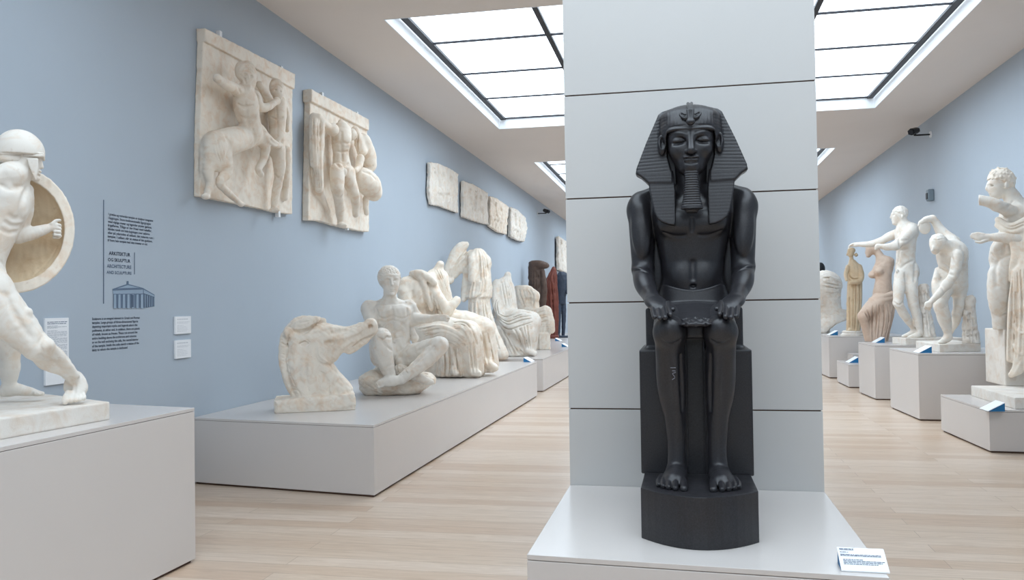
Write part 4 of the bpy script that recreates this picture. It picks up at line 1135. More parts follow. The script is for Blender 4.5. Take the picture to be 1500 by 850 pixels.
    C.chain([(1486, 352, 34), (1490, 372, 32), (1486, 392, 28), (1482, 410, 26)], [8, 9, 8, 5], k=4, step=8, flat=((0, 1, 0), .7))
    C.chain([(1504, 350, 34), (1510, 390, 36), (1514, 430, 36), (1514, 480, 37), (1512, 530, 36)], [13, 17, 18, 18, 16], k=5, step=10, flat=((0, 1, 0), .65))
    C.chain([(1490, 400, 34), (1484, 440, 34), (1481, 480, 34), (1479, 527, 34)], [7, 7, 6, 5], k=4, step=8, flat=((0, 1, 0), .7))
    C.chain([(1498, 395, 36), (1497, 440, 37), (1500, 490, 38), (1494, 535, 37), (1482, 549, 37)], [7, 9, 11, 10, 5], k=4, step=8, flat=((0, 1, 0), .7))
    C.folds([(1480, 410), (1478, 450), (1475, 500), (1476, 528)], [(1500, 392), (1502, 440), (1502, 500), (1500, 520)], 5, 1.5, 2.2, 3)
    C.folds([(1464, 322), (1480, 330), (1500, 322)], [(1462, 334), (1480, 344), (1500, 340)], 4, 1.1, 2, 4)
    C.ln([(1486, 476), (1492, 486), (1499, 488)], 1.8, 2); C.ln([(1484, 505), (1491, 517), (1499, 520)], 1.8, 2); C.gr([(1488, 430), (1492, 470), (1497, 480)], 1.8, 3)
    C.ln([(1477, 538), (1480, 552), (1488, 546), (1496, 530)], 2.0, 2)
    C.build('drapery', M['warm'], e)
    return e
leaning_satyr()

# ------------------------------------------------------------------ discus thrower
def tree_trunk(S, pts, rs, seed):
    S.chain(pts, rs, k=4, step=6)
    return S
def discus_thrower():
    zt = HD + .10
    f = Fig(1392, 503, z=zt)
    e = statue(f, 'discus_thrower_statue', 'white plaster nude discus thrower bending forward beside a tree stump on the wide right plinth')
    a = onplane(1377, 516.5, 2, HD); b = onplane(1437, 515, 2, HD); d = a + np.array([-.03, 1.0, 0]); c = d + (b - a)
    MB().prism([tuple((q - f.o)[:2]) for q in (a, b, c, d)], HD - zt, 0).build('base', M['base'], e, bevel=.008)
    S = Sculpt(f, (1342, 318, 1424, 512), (-52, 44), .8)
    # torso bent forward
    S.chain([(1402, 416, -4), (1403, 394, -2), (1401, 372, 4)], [16.5, 15, 17], k=6, step=7)
    S.ell((1400, 370, 8), (16, 14, 18), k=7); S.ell((1383, 378, 4), (9, 12, 12), k=7); S.chain([(1380, 372, 6), (1386, 394, 4), (1394, 415, 2)], [9, 10, 13], k=7, step=7)
    S.ell((1399, 422, -2), (16, 15, 13), k=5)
    # head hanging down to the left
    S.chain([(1392, 362, 12), (1381, 358, 18)], [10, 9.5], k=5)
    S.ell((1374, 356, 20), (12.5, 13, 13.5), axes=frame((.75, 0, -.65)), k=3); S.ell((1370, 365, 24), (7, 8, 8), k=4)
    S.chain([(1367, 362, 30), (1365.5, 368, 32)], [1.6, 2], k=2)
    # raised arm holding the discus behind
    S.chain([(1397, 354, -4), (1388, 347, -12), (1379, 340, -16)], [10, 9, 8.2], k=5, step=5)
    S.chain([(1379, 340, -16), (1372, 328, -16), (1366, 321, -12)], [8, 7, 5.6], k=4, step=5)
    S.chain([(1366, 320, -12), (1356, 322, -6), (1349, 326, -2)], [5.8, 5, 3.6], k=3, step=4)
    for i in range(4): S.chain([(1354, 321 + i * 1.4, -4 - i), (1347, 325.5 + i * 1.2, -1 - i), (1345.6, 330.5, 1 - i)], [1.9, 1.7, 1.3], k=.8, step=3)
    # hanging arm
    S.chain([(1402, 374, 24), (1398, 400, 30), (1388, 416, 34)], [8.6, 7.8, 6.8], k=4, step=6)
    S.chain([(1388, 416, 34), (1376, 430, 38), (1364, 442, 40)], [7, 6, 4.2], k=4, step=5)
    S.ell((1360, 447, 41), (5, 4.5, 6.5), axes=frame((.7, 0, .7)), k=3)
    for i in range(4): S.chain([(1357 + i * 1.6, 446 + i * 1.6, 43 - i), (1354.5 + i * 2, 451 + i * .8, 42 - i), (1357.5 + i * 2, 453 + i * .3, 39 - i)], [1.8, 1.7, 1.4], k=.8, step=3)
    # standing leg, trailing leg
    S.chain([(1386, 422, 8), (1380, 438, 18), (1378, 450, 20)], [11.5, 10, 8.2], k=4, step=6)
    S.chain([(1372, 395, 2), (1371, 420, 12), (1377, 446, 18)], [3, 7, 7], k=6, step=6)
    S.chain([(1378, 449, 22), (1384, 468, 16), (1388, 487, 11), (1388, 495, 10)], [10.5, 10, 6.2, 5.8], k=5, step=6)
    S.bone((1376, 455, 14), (1386, 480, 12), 7, 8, k=5)
    S.chain([(1389, 494, 10), (1384, 498.5, 14), (1377, 501.5, 18)], [6.5, 5.6, 3.4], k=3, step=4)
    for i in range(4): S.cap((1382 - i, 501 - i * .5, 18 - i * 3), (1375.4 - i * .3, 502.2 - i * .7, 21 - i * 3.4), 2, 1.5, k=.8)
    S.chain([(1406, 424, -8), (1405, 444, -2), (1402, 460, 2)], [11.5, 9.2, 7.6], k=4, step=6)
    S.chain([(1402, 460, 0), (1400, 472, -14), (1394, 482, -26), (1391, 489, -32)], [7.4, 6.4, 5, 4.2], k=3, step=5)
    S.ell((1389, 494, -34), (5, 8, 3.6), k=3)
    # muscles
    S.gr([(1380, 384), (1389, 391), (1395, 396)], 1, 3); S.gr([(1378, 394), (1388, 400), (1396, 404)], .9, 3); S.gr([(1392, 366), (1396, 384), (1404, 392)], 1.2, 4); S.gr([(1408, 362), (1414, 376), (1410, 392)], 1.0, 4)
    S.gr([(1371, 410), (1380, 420), (1384, 432)], 1, 4); S.gr([(1372, 448), (1379, 453), (1387, 449)], .9, 3)
    S.rough(.14, 9, 5); S.flatten(0)
    S.build('body', M['plaster'], e)
    D = Sculpt(f, (1340, 312, 1376, 352), (-26, 14), .6)
    q = f.P(1354.5, 333, -6)
    D.ell(np.append(q, 0), (11.5, 3.4, 12), axes=frame(f.RT @ np.array([1, .45, -.15]), (0, 0, 1)), k=0)
    D.build('discus', M['plaster'], e)
    h = Sculpt(f, (1356, 338, 1392, 372), (-2, 42), .7)
    h.ell((1374.5, 354, 19), (13.4, 14, 13), axes=frame((.75, 0, -.65)), k=0); h.poly([(1358, 365, 20), (1366, 359.5, 20), (1376, 362, 20), (1384, 372, 20), (1358, 376, 20)], 30, 1, k=1, sub=True)
    h.rough(.3, 3.4, 4); h.build('hair', M['plaster'], e)
    T = Sculpt(f, (1404, 428, 1440, 512), (-30, 24), .8)
    T.chain([(1420, 440, -4), (1420, 460, -4), (1421, 480, -4), (1423, 503, -4)], [8, 9.5, 11, 13.5], k=4, step=6)
    T.cap((1424, 446, -2), (1424, 437, -2), 5, 4.6, k=3)
    T.folds([(1412, 446), (1410, 475), (1410, 505)], [(1430, 446), (1433, 475), (1436, 505)], 6, 1.0, 2.4, 3); T.ell((1415, 459, 6), (3, 3, 4), k=2)
    T.rough(.5, 9, 4); T.flatten(0); T.build('tree_stump', M['base'], e)
discus_thrower()

# ------------------------------------------------------------------ athlete with outstretched arms
def athlete():
    zt = HV + .10
    f = Fig(1322, 494.5, z=zt)
    e = statue(f, 'athlete_statue', 'white plaster nude athlete stretching both arms forward, between half-draped woman and discus thrower')
    a = onplane(1327, 505.5, 2, HV); d = onplane(1307, 503.5, 2, HV); b = a + np.array([.85, .03, 0]); c = d + (b - a)
    MB().prism([tuple((q - f.o)[:2]) for q in (a, b, c, d)], HV - zt, 0).build('base', M['base'], e, bevel=.008)
    S = Sculpt(f, (1242, 300, 1352, 502), (-46, 46), .78)
    S.loft([(404, 1328, 16, 0, 14), (392, 1327, 16, 0, 14), (378, 1326.5, 14, 0, 13), (364, 1327, 14.5, 0, 13), (350, 1327, 16, 0, 14.5), (338, 1327, 17, -1, 14.5), (330, 1328, 14, -2, 11), (326, 1326, 9, -2, 9)], k=4, rnd=4)
    S.ell((1337, 398, -4), (10, 13, 12), k=5); S.ell((1337, 338, 2), (9.5, 12, 11), k=5)
    S.chain([(1325, 332, 0), (1321, 322, 0)], [9, 8], k=5)
    S.ell((1317.5, 314, 0), (11.2, 10, 11.5), k=3); S.chain([(1315, 316, 0), (1312, 325, 0)], [9, 5.2], k=3, step=4)
    S.chain([(1306.6, 314, 0), (1305, 319, 0)], [1.3, 1.7], k=2); S.bl(1309, 315, (2, 2, 1.4), 1.5, sub=True); S.ell((1308, 323, 0), (2.4, 3, 1.5), k=1.5); S.ell((1310.6, 327, 0), (3.5, 4, 2.6), k=2)
    S.ell((1322, 317, 9.4), (1.8, 1.6, 3), k=1)
    # far arm
    S.chain([(1322, 340, -14), (1304, 346, -16), (1288, 355, -16)], [8.5, 7.2, 6], k=5, step=6)
    S.chain([(1288, 355, -16), (1272, 358, -14), (1256, 358, -12)], [6, 5.2, 3.4], k=4, step=5)
    S.bone((1257, 358, -12), (1247, 359.5, -12), 4, 2.4, k=2)
    for i in range(4): S.chain([(1249, 357.5 + i * .8, -10 - i * 1.6), (1244.5, 360 + i * .5, -10 - i * 1.6), (1243, 364 - i * .5, -10 - i * 1.6)], [1.4, 1.3, 1], k=.6, step=3)
    # near arm
    S.chain([(1335, 337, 10), (1324, 350, 18), (1312, 360, 24)], [9.2, 8.2, 6.8], k=5, step=6)
    S.chain([(1312, 360, 24), (1300, 362, 28), (1290, 361, 30)], [6.8, 5.6, 3.8], k=4, step=5)
    S.ell((1286, 361, 31), (4.6, 3.4, 4), k=2)
    for i in range(4): S.chain([(1285, 359 + i * 1.6, 33), (1282.4, 361 + i * 1.4, 33), (1283.6, 364 + i * .6, 31)], [1.4, 1.3, 1.1], k=.6, step=3)
    # legs
    S.chain([(1320, 404, 7), (1317, 424, 13), (1315.5, 444, 15)], [10.5, 9, 7], k=4, step=6)
    S.chain([(1315, 444, 15), (1325, 462, 6), (1337, 480, -7), (1339, 487, -8)], [7, 6.8, 4.2, 4], k=3, step=5)
    S.bone((1319, 450, 4), (1333, 474, -4), 4.6, 6, k=3)
    S.chain([(1340, 487, -10), (1332, 490.5, -6), (1323, 493, -2)], [5.2, 4.6, 2.6], k=3, step=4)
    S.chain([(1334, 404, 2), (1335, 424, 6), (1338, 446, 4)], [11, 10, 7.6], k=4, step=6)
    S.chain([(1338, 446, 4), (1344, 466, 0), (1348, 488, -2)], [7.4, 7, 4.4], k=3, step=5)
    S.chain([(1347, 489, 0), (1340, 492.5, 5), (1331, 495, 8)], [5.4, 4.6, 2.8], k=3, step=4)
    # muscles
    S.gr([(1312, 350), (1320, 353), (1330, 352)], 1, 3); S.gr([(1316, 338), (1318, 360), (1316, 384)], .9, 3); S.gr([(1313, 366), (1322, 367), (1330, 365)], .8, 3)
    S.gr([(1312, 384), (1318, 394), (1325, 388), (1338, 382)], 1.1, 3.5); S.gr([(1340, 386), (1341, 400), (1339, 412)], 1.1, 4); S.gr([(1310, 443), (1316, 448), (1322, 444)], .8, 3); S.gr([(1326, 400), (1327, 425)], 1, 3)
    S.ell((1314, 397, 14), (2.4, 3, 3.4), k=2)
    S.rough(.1, 9, 5); S.flatten(0)
    S.build('body', M['plaster'], e)
    h = Sculpt(f, (1303, 300, 1334, 326), (-16, 18), .6)
    h.ell((1318.5, 312.5, 0), (12, 11, 11), k=0); h.poly([(1304, 312.5, 0), (1312, 311, 0), (1319, 314, 0), (1321, 326, 0), (1304, 330, 0)], 30, .5, k=.6, sub=True); h.rough(.28, 3, 5)
    h.build('hair', M['plaster'], e)
    T = Sculpt(f, (1340, 410, 1374, 502), (-30, 14), .8)
    T.chain([(1353, 421, -8), (1354, 450, -8), (1357, 475, -8), (1359, 494, -8)], [8, 9, 10, 12], k=3, step=6); T.clip(2, f.P(1354, 416, -8)[2], -1)
    T.folds([(1347, 422), (1347, 460), (1350, 495)], [(1361, 422), (1365, 460), (1370, 495)], 5, .8, 2.2, 3); T.rough(.4, 8, 4); T.flatten(0)
    T.build('tree_stump', M['base'], e)
athlete()

# ------------------------------------------------------------------ armless half-draped woman
def half_draped_woman():
    f = Fig(1285, 500, z=HV)
    e = statue(f, 'half_draped_woman_statue', 'rosy tan armless woman with cloth around her hips, in front of the athlete')
    S = Sculpt(f, (1256, 356, 1314, 506), (-34, 34), .72)
    S.loft([(440, 1293, 16, 0, 13), (426, 1293, 14.5, 0, 12), (412, 1294, 12, 0, 10), (402, 1294, 12.5, 0, 10.5), (390, 1295, 14.5, 0, 11), (381, 1296, 13, -1, 9), (376, 1293, 8, 0, 7)], k=4, rnd=4)
    S.ell((1301, 384, -2), (7, 9, 8), k=5); S.ell((1288, 398, 8), (6, 6.5, 5.5), k=3); S.ell((1277.5, 403, 0), (5, 5.5, 4.6), k=3); S.chain([(1284, 396, 2), (1279, 402, 2)], [6, 4.6], k=4)
    S.ell((1277, 403, 2), (5.2, 4.4, 4), k=2)
    S.chain([(1292, 380, 0), (1284, 368, 0)], [6.6, 5.8], k=4); S.ell((1278, 364, 0), (8.6, 8, 8.6), k=3); S.chain([(1274, 365, 0), (1272, 374, 0)], [6.4, 4], k=3); S.cap((1269, 368, 0), (1268.4, 371, 0), 1.2, 1.4, k=1.5)
    S.ell((1285, 361, -3), (5, 5, 4), k=2); S.rough(.1, 6, 3); S.flatten(0)
    S.build('body', M['pink'], e)
    C = Sculpt(f, (1256, 424, 1314, 506), (-38, 38), .7)
    C.loft([(503, 1285, 15, 0, 14), (485, 1286, 17.5, 0, 15), (465, 1290, 18.5, 0, 16), (448, 1293, 18.5, 0, 16), (438, 1294, 17, 0, 14.5), (431, 1295, 15.5, 0, 13)], k=4, rnd=2, folds=(16, .03, 5))
    C.chain([(1288, 442, 8), (1275, 452, 14), (1264, 463, 16)], [13, 11, 7.5], k=6, step=5); C.chain([(1264, 464, 15), (1269, 482, 10), (1274, 500, 6)], [7, 7, 7], k=5, step=5)
    C.chain([(1275, 439, 10), (1290, 436, 15), (1308, 430, 8)], [3, 3.6, 4.4], k=2, step=4); C.chain([(1276, 443, 12), (1292, 440, 16), (1309, 437, 8)], [2.6, 3.2, 3.6], k=2, step=4)
    C.folds([(1276, 448), (1274, 470), (1276, 500)], [(1304, 446), (1306, 470), (1298, 500)], 9, 1.1, 2, 3); C.folds([(1264, 458), (1268, 466), (1272, 472)], [(1274, 452), (1276, 460), (1276, 468)], 3, .9, 1.8, 4)
    C.flatten(0)
    C.build('drapery', M['pink'], e)
half_draped_woman()

# ------------------------------------------------------------------ small robed woman and big bust on the farthest plinth
def f_px(p):
    d = np.asarray(p, float) - CAM; z = d @ _f
    return 750 + F * (d @ R_) / z, 425 - F * (d @ U_) / z
def robed_woman():
    zt = HB + .10
    f = Fig(1249, 484.5, z=zt)
    e = statue(f, 'robed_woman_statue', 'small tan robed woman on a round moulded foot, beside the big white bust')
    p = MB(); r = .20
    for z0, z1, r0, r1 in ((-.10, -.07, 1.12, 1.12), (-.07, -.045, 1.1, .95), (-.045, -.02, .95, 1.0), (-.02, 0, .98, .88)): p.tube((0, 0, z0), (0, 0, z1), r * r0, r * r1, 28)
    p.build('round_foot', M['base'], e, smooth=False)
    S = Sculpt(f, (1228, 354, 1270, 490), (-24, 24), .6)
    S.loft([(486, 1250, 10.5, 0, 10), (465, 1250.5, 10.5, 0, 10), (440, 1251.5, 11.2, 0, 10), (420, 1252, 11, 0, 9.5), (406, 1252.5, 10.5, 0, 8.5), (396, 1252, 10.6, 0, 8), (389, 1251, 9.6, 0, 7), (384, 1249, 6, 0, 5.5), (380, 1247.5, 3.8, 0, 4)], k=3, rnd=2, folds=(14, .035, 4))
    S.chain([(1259, 391, 2), (1262, 404, 6), (1258, 413, 11), (1247, 414, 14)], [4, 4.2, 4, 3], k=1.5, step=4); S.chain([(1242, 391, 4), (1239, 402, 8), (1240, 410, 13)], [3.4, 3.2, 2.4], k=1.5, step=4)
    S.chain([(1247.5, 384, 0), (1247, 377, 0)], [3, 2.8], k=1.5); S.ell((1246, 370.5, 0), (5.2, 5.6, 6.8), k=1.5); S.ell((1254, 373.5, -1), (2.8, 2.8, 2.8), k=.8); S.ell((1247.2, 367, 0), (6, 6, 4.6), k=1); S.chain([(1241.4, 371, 0), (1240.6, 373.6, 0)], [1, 1.2], k=1)
    S.folds([(1243, 414), (1242, 440), (1243, 484)], [(1261, 412), (1262, 440), (1259, 484)], 7, 1.1, 1.8, 3); S.folds([(1243, 397), (1250, 405), (1258, 404)], [(1242, 410), (1250, 417), (1261, 414)], 3, 1.0, 1.5, 5)
    S.ln([(1246, 414), (1244, 432), (1240, 446)], 1.6, 1.2); S.chain([(1245, 483, 8), (1243, 487, 11)], [2.6, 2], k=1.5); S.chain([(1254, 484, 8), (1254, 488, 11)], [2.6, 2], k=1.5)
    S.flatten(0); S.build('carved_figure', M['tan'], e)
    f = Fig(1222, 488, z=HB)
    e = statue(f, 'colossal_bust', 'oversized white bust with wavy hair, half hidden by the pillar on the farthest plinth', 'bust')
    S = Sculpt(f, (1176, 390, 1246, 492), (-40, 40), .8)
    S.ell((1208, 418, 0), (26, 25, 22), k=4); S.loft([(450, 1196, 12, 2, 14), (440, 1199, 17, 2, 18), (428, 1203, 21, 2, 21), (415, 1205, 22, 2, 22)], k=6, rnd=4)
    S.chain([(1186, 424, 6), (1181, 433, 8)], [3, 4], k=4); S.chain([(1214, 436, -2), (1218, 458, -2), (1224, 470, -2)], [17, 16, 18], k=7, step=7)
    S.chain([(1236, 462, 4), (1222, 470, 12), (1206, 484, 16)], [9, 10, 7], k=6, step=6); S.ell((1216, 470, 0), (26, 18, 12), k=7)
    S.chain([(1207, 476, 8), (1206, 486, 8)], [12, 12], k=4); S.poly([(1208, 494, 0), (1213, 484, 0), (1226, 474, 0), (1242, 468, 0), (1250, 500, 0), (1208, 500, 0)], 40, 1, k=2, sub=True)
    S.box((1206, 488, 0), (9, 9, 5), 1, k=2)
    S.folds([(1206, 404), (1216, 404), (1230, 412)], [(1208, 428), (1220, 430), (1234, 428)], 6, 1.7, 2.2, 3); S.ln([(1207, 412), (1220, 409), (1238, 410)], 2, 2); S.folds([(1226, 430), (1230, 440), (1232, 452)], [(1234, 428), (1238, 438), (1238, 450)], 2, 1.8, 2.2, 5)
    S.rough(.25, 5, 5); S.flatten(0); S.build('carved_head', M['plaster'], e)
    q = onplane(1199, 446, 1, 21.8); q[2] = 0; f = Fig(*f_px(q), z=0)
    e = statue(f, 'dark_statue', 'black draped figure standing far back, almost hidden behind pillar and big bust')
    S = Sculpt(f, (f_px(f.o)[0] - 26, 380, f_px(f.o)[0] + 26, f_px(f.o)[1] + 4), (-18, 18), .9)
    cx, by = f_px(f.o)
    S.loft([(by, cx, 12, 0, 11), (500, cx, 11, 0, 10), (470, cx + 1, 12, 0, 10), (440, cx + 1, 13, 0, 9), (418, cx, 13.5, 0, 8), (410, cx, 9, 0, 7), (405, cx, 4.5, 0, 5)], k=2, rnd=2, folds=(12, .04, 3))
    S.ell((cx + 1, 394, 0), (7, 8, 9.5), k=2); S.chain([(cx, 408, 0), (cx, 400, 0)], [4.5, 4.5], k=2)
    S.chain([(cx + 12, 418, 0), (cx + 14, 436, 2), (cx + 9, 450, 6)], [4.5, 4, 3], k=2, step=4); S.chain([(cx - 12, 418, 0), (cx - 14, 436, 2), (cx - 8, 450, 6)], [4.5, 4, 3], k=2, step=4)
    S.flatten(0); S.build('carved_figure', M['black'], e)
robed_woman()

# ------------------------------------------------------------------ carved slabs on the left wall
def wall_clip(e, f, px, py, d):
    p = f.P(px, py, d) * f.s
    m = MB(); m.box(p[0] - .03, p[0] + .012, p[1] - .022, p[1] + .022, p[2] - .03, p[2] + .035)
    m.build('wall_clip', M['white'], e, bevel=.004)
def metope_centaur():
    f = Fig(356, 180, ax=0, plane=XL); f.rs = .86
    e = statue(f, 'relief_slab', 'big white relief slab with a centaur wrestling a youth, nearest on the left wall', 'relief', 'large carved slabs on the left wall')
    S = Sculpt(f, (284, 36, 430, 322), (0, 66), .85)
    o = 5
    S.poly([(293.5, 42, o), (300, 44, o), (425, 110, o), (424.5, 314, o), (405, 312, o), (350, 300, o), (310, 292, o), (288, 288, o), (288.5, 200, o)], 4.6, 1.2)
    S.poly([(294, 41.5, 7), (427, 109, 7), (426, 131, 7), (294.5, 61, 7)], 7, 1.5, k=.5)
    # horse part
    S.chain([(315, 214, 21), (333, 208, 25), (355, 202, 25), (374, 196, 25)], [22, 22, 20, 19], k=4, step=12)
    S.ell((316, 222, 25), (18, 24, 27), k=6)
    S.chain([(309, 228, 23), (305, 252, 21), (308, 268, 21), (303, 285, 21)], [13, 8, 6, 5], k=4, step=8); S.ell((301.5, 288, 22), (6, 9, 4), k=2)
    S.chain([(326, 232, 27), (331, 252, 29), (322, 268, 27), (336, 284, 25), (350, 297, 23)], [15, 10, 6.5, 5.5, 4.5], k=4, step=8); S.ell((353, 299, 23), (5, 8, 4), k=2)
    S.chain([(380, 205, 29), (389, 215, 33), (386, 234, 29), (378, 248, 27), (383, 256, 27)], [11, 8, 6.5, 5.5, 5], k=3, step=7)
    S.chain([(383, 196, 35), (394, 205, 39), (404, 212, 37), (410, 213, 35)], [10, 7.5, 6, 5], k=3, step=7)
    S.chain([(304, 206, 17), (299, 222, 15), (297, 250, 13), (300, 276, 11)], [6, 6, 5, 4], k=3, step=8)
    # human torso of the centaur
    S.chain([(367, 192, 31), (365, 172, 33), (360, 150, 33), (358, 138, 33)], [19, 17, 20, 18], k=5, step=10)
    S.chain([(348, 132, 33), (332, 124, 35), (320, 116, 33)], [10, 8, 6.5], k=4, step=8); S.ell((318.5, 114.5, 33), (6, 7, 6), k=2)
    S.chain([(349, 140, 27), (348, 160, 23), (352, 176, 23)], [8, 6, 5], k=3, step=8)
    S.chain([(373, 140, 33), (381, 156, 39), (392, 157, 43), (404, 149, 43)], [10, 8, 7, 5], k=3, step=8); S.ell((406, 148, 43), (5, 7, 6), k=2)
    S.ell((362, 107, 37), (14, 17, 17), k=3); S.ell((365, 118, 41), (11, 12, 14), k=3); S.ell((354, 104, 33), (10, 13, 13), k=3)
    # youth
    S.chain([(404, 218, 23), (406, 190, 25), (406, 170, 27), (407, 152, 27)], [15, 14, 16, 15], k=5, step=10)
    S.ell((405, 129, 31), (12, 14, 15), k=3); S.ell((407, 138, 35), (8, 9, 9), k=3)
    S.chain([(396, 150, 29), (388, 136, 31), (380, 124, 29)], [8, 7, 6], k=3, step=7)
    S.chain([(415, 152, 25), (420, 170, 23), (420, 190, 23)], [7, 6.5, 5], k=3, step=7)
    S.chain([(407, 220, 25), (409, 242, 27), (409, 258, 27), (404, 284, 23), (401, 304, 21)], [13, 11, 8.5, 7.5, 5], k=4, step=9); S.ell((402, 308, 27), (10, 6, 4), k=2)
    S.chain([(418, 222, 17), (419, 250, 17), (417, 290, 13)], [11, 9, 6], k=4, step=9)
    # details
    for t in range(7): S.ln([(350 + t * 3.4, 112 - abs(t - 3) * .6), (351 + t * 3.3, 103), (355 + t * 2.4, 95)], .9, 1.0)
    for t in range(5): S.ln([(398 + t * 3.6, 125), (400 + t * 2.8, 119), (403 + t * 1.6, 116)], .8, 1.0)
    S.ln([(350, 104), (356, 96), (366, 95), (374, 102)], 2.0, 1.5); S.ln([(351, 114), (353, 106), (358, 101)], 1.6, 1.5); S.gr([(355, 112), (357, 105), (366, 102), (372, 108)], 1.3, 1.5)
    S.ln([(364, 108), (365, 116)], 1.3, 1.6); S.bl(359.5, 110, (3, 2.4, 2), 1.5, sub=True); S.bl(369, 112, (3, 2.2, 2), 1.5, sub=True); S.gr([(361, 122), (366, 124)], 1.0, 1.2); S.bl(364, 129, (4, 4, 4), 3)
    S.ln([(397, 126), (402, 119), (410, 119), (415, 126)], 1.8, 1.5); S.gr([(400, 128), (407, 124), (414, 130)], 1.2, 1.5); S.ln([(407, 130), (408, 136)], 1.1, 1.4); S.bl(403.5, 132, (2.4, 2, 1.6), 1.2, sub=True); S.bl(411.5, 134, (2.4, 2, 1.6), 1.2, sub=True); S.gr([(404, 142), (409, 143)], .9, 1)
    S.gr([(344, 122), (350, 128), (352, 136)], 1.4, 3); S.gr([(372, 134), (377, 140), (378, 148)], 1.4, 3)
    S.gr([(359, 150), (361, 168), (364, 186)], 1.4, 4); S.gr([(349, 153), (358, 158), (370, 154)], 1.2, 4); S.gr([(354, 171), (364, 174), (374, 170)], 1.1, 4)
    S.gr([(405, 158), (406, 178), (406, 200)], 1.1, 3); S.gr([(398, 172), (406, 175), (414, 172)], 1.1, 3); S.gr([(397, 205), (406, 212), (414, 206)], 1.3, 4)
    S.gr([(330, 200), (338, 214), (332, 230)], 1.6, 5); S.gr([(370, 190), (374, 202), (372, 212)], 1.4, 4); S.folds([(312, 208), (314, 222), (320, 236)], [(326, 204), (330, 220), (332, 236)], 4, .8, 3)
    S.ln([(353, 96), (362, 93), (371, 98)], 1.5, 2); S.gr([(352, 110), (358, 116), (360, 122)], 1.5, 2); S.gr([(403, 256), (409, 262), (414, 257)], 1, 3)
    S.rough(.16, 12, 7)
    S.build('carved_slab', M['warm'], e)
    for a in ((322, 51, 12), (412, 102, 12), (408, 314, 8)): wall_clip(e, f, *a)
metope_centaur()
def metope_youth():
    f = Fig(490, 235, ax=0, plane=XL); f.rs = .86
    e = statue(f, 'relief_slab', 'white relief slab with headless nude youth and hanging cloak, right of the centaur slab', 'relief', 'large carved slabs on the left wall')
    S = Sculpt(f, (440, 124, 560, 348), (0, 62), .8)
    o = 5
    S.poly([(450, 132, o), (534, 176, o), (537, 340, o), (520, 338, o), (490, 331, o), (465, 324, o), (447, 323, o)], 4.6, 1.2)
    S.poly([(450, 131, 7), (535, 175, 7), (535, 192, 7), (450, 149, 7)], 6.8, 1.5, k=.5)
    S.chain([(500, 240, 27), (499, 222, 27), (500, 204, 29), (501, 192, 29)], [14, 13, 16.5, 15], k=5, step=8); S.ell((488, 190, 29), (9, 11, 9), k=4); S.ell((515, 197, 29), (9, 11, 9), k=4); S.chain([(500, 188, 27), (500, 180, 24)], [6, 5.5], k=2); S.ell((501, 246, 27), (13, 17, 13), k=5)
    S.chain([(494, 250, 29), (494, 272, 31), (496, 288, 31), (498, 308, 25), (499, 326, 21)], [12.5, 11, 8.5, 7.5, 5], k=4, step=8); S.ell((501, 330, 25), (9, 6, 4), k=2)
    S.chain([(509, 252, 29), (514, 272, 33), (520, 287, 35), (521, 302, 29), (521, 314, 27)], [12.5, 10.5, 8.5, 7, 5.5], k=4, step=8)
    S.ell((505, 252, 39), (4, 4, 5), k=2)
    # arm with the hanging cloak
    S.chain([(484, 190, 25), (474, 180, 25), (467, 172, 23)], [7.5, 6.5, 5.5], k=3, step=6)
    S.chain([(460, 172, 17), (460, 200, 19), (460, 240, 17)], [7, 8, 7], k=3, step=9); S.chain([(469, 176, 23), (470, 205, 23), (466, 242, 19), (467, 276, 17)], [6, 6, 7, 7], k=3, step=9)
    S.chain([(464, 240, 15), (467, 272, 15), (474, 294, 13), (482, 309, 11)], [10, 8, 5, 2.5], k=3, step=8)
    S.folds([(456, 174), (457, 205), (459, 240), (463, 274)], [(476, 178), (472, 208), (472, 244), (474, 276)], 6, 1.4, 2, 3)
    # falling centaur at right, overlapping the edge
    S.chain([(520, 190, 23), (526, 208, 27), (530, 222, 29)], [7, 8, 9], k=4, step=7); S.chain([(532, 206, 29), (539, 226, 31), (541, 242, 31)], [13, 14, 13], k=5, step=8)
    S.chain([(528, 232, 35), (526, 244, 35), (521, 250, 35)], [7, 6, 4.5], k=3, step=6)
    S.chain([(530, 262, 29), (540, 270, 31), (547, 280, 31)], [20, 21, 16], k=6, step=8); S.ell((548, 284, 33), (13, 14, 11), k=4)
    S.chain([(536, 292, 25), (536, 304, 25), (537, 312, 25)], [6, 5, 4.4], k=3, step=6)
    S.folds([(519, 196), (518, 214), (521, 226)], [(528, 198), (527, 214), (529, 226)], 3, 1.2, 2, 6)
    S.gr([(500, 194), (500, 214), (501, 236)], 1.2, 3.5); S.gr([(488, 206), (496, 210), (501, 207), (508, 211), (515, 208)], 1.1, 3); S.gr([(490, 237), (500, 246), (511, 240)], 1.3, 3.5); S.gr([(492, 221), (500, 223), (509, 222)], .9, 3)
    S.gr([(491, 286), (496, 291), (501, 287)], 1, 3); S.gr([(533, 240), (539, 246), (546, 243)], 1.3, 3); S.gr([(532, 252), (542, 255), (550, 262)], 1.2, 3.5)
    S.rough(.16, 11, 7)
    S.build('carved_slab', M['warm'], e)
    for a in ((472, 140, 12), (523, 168, 12), (509, 334, 8)): wall_clip(e, f, *a)
metope_youth()
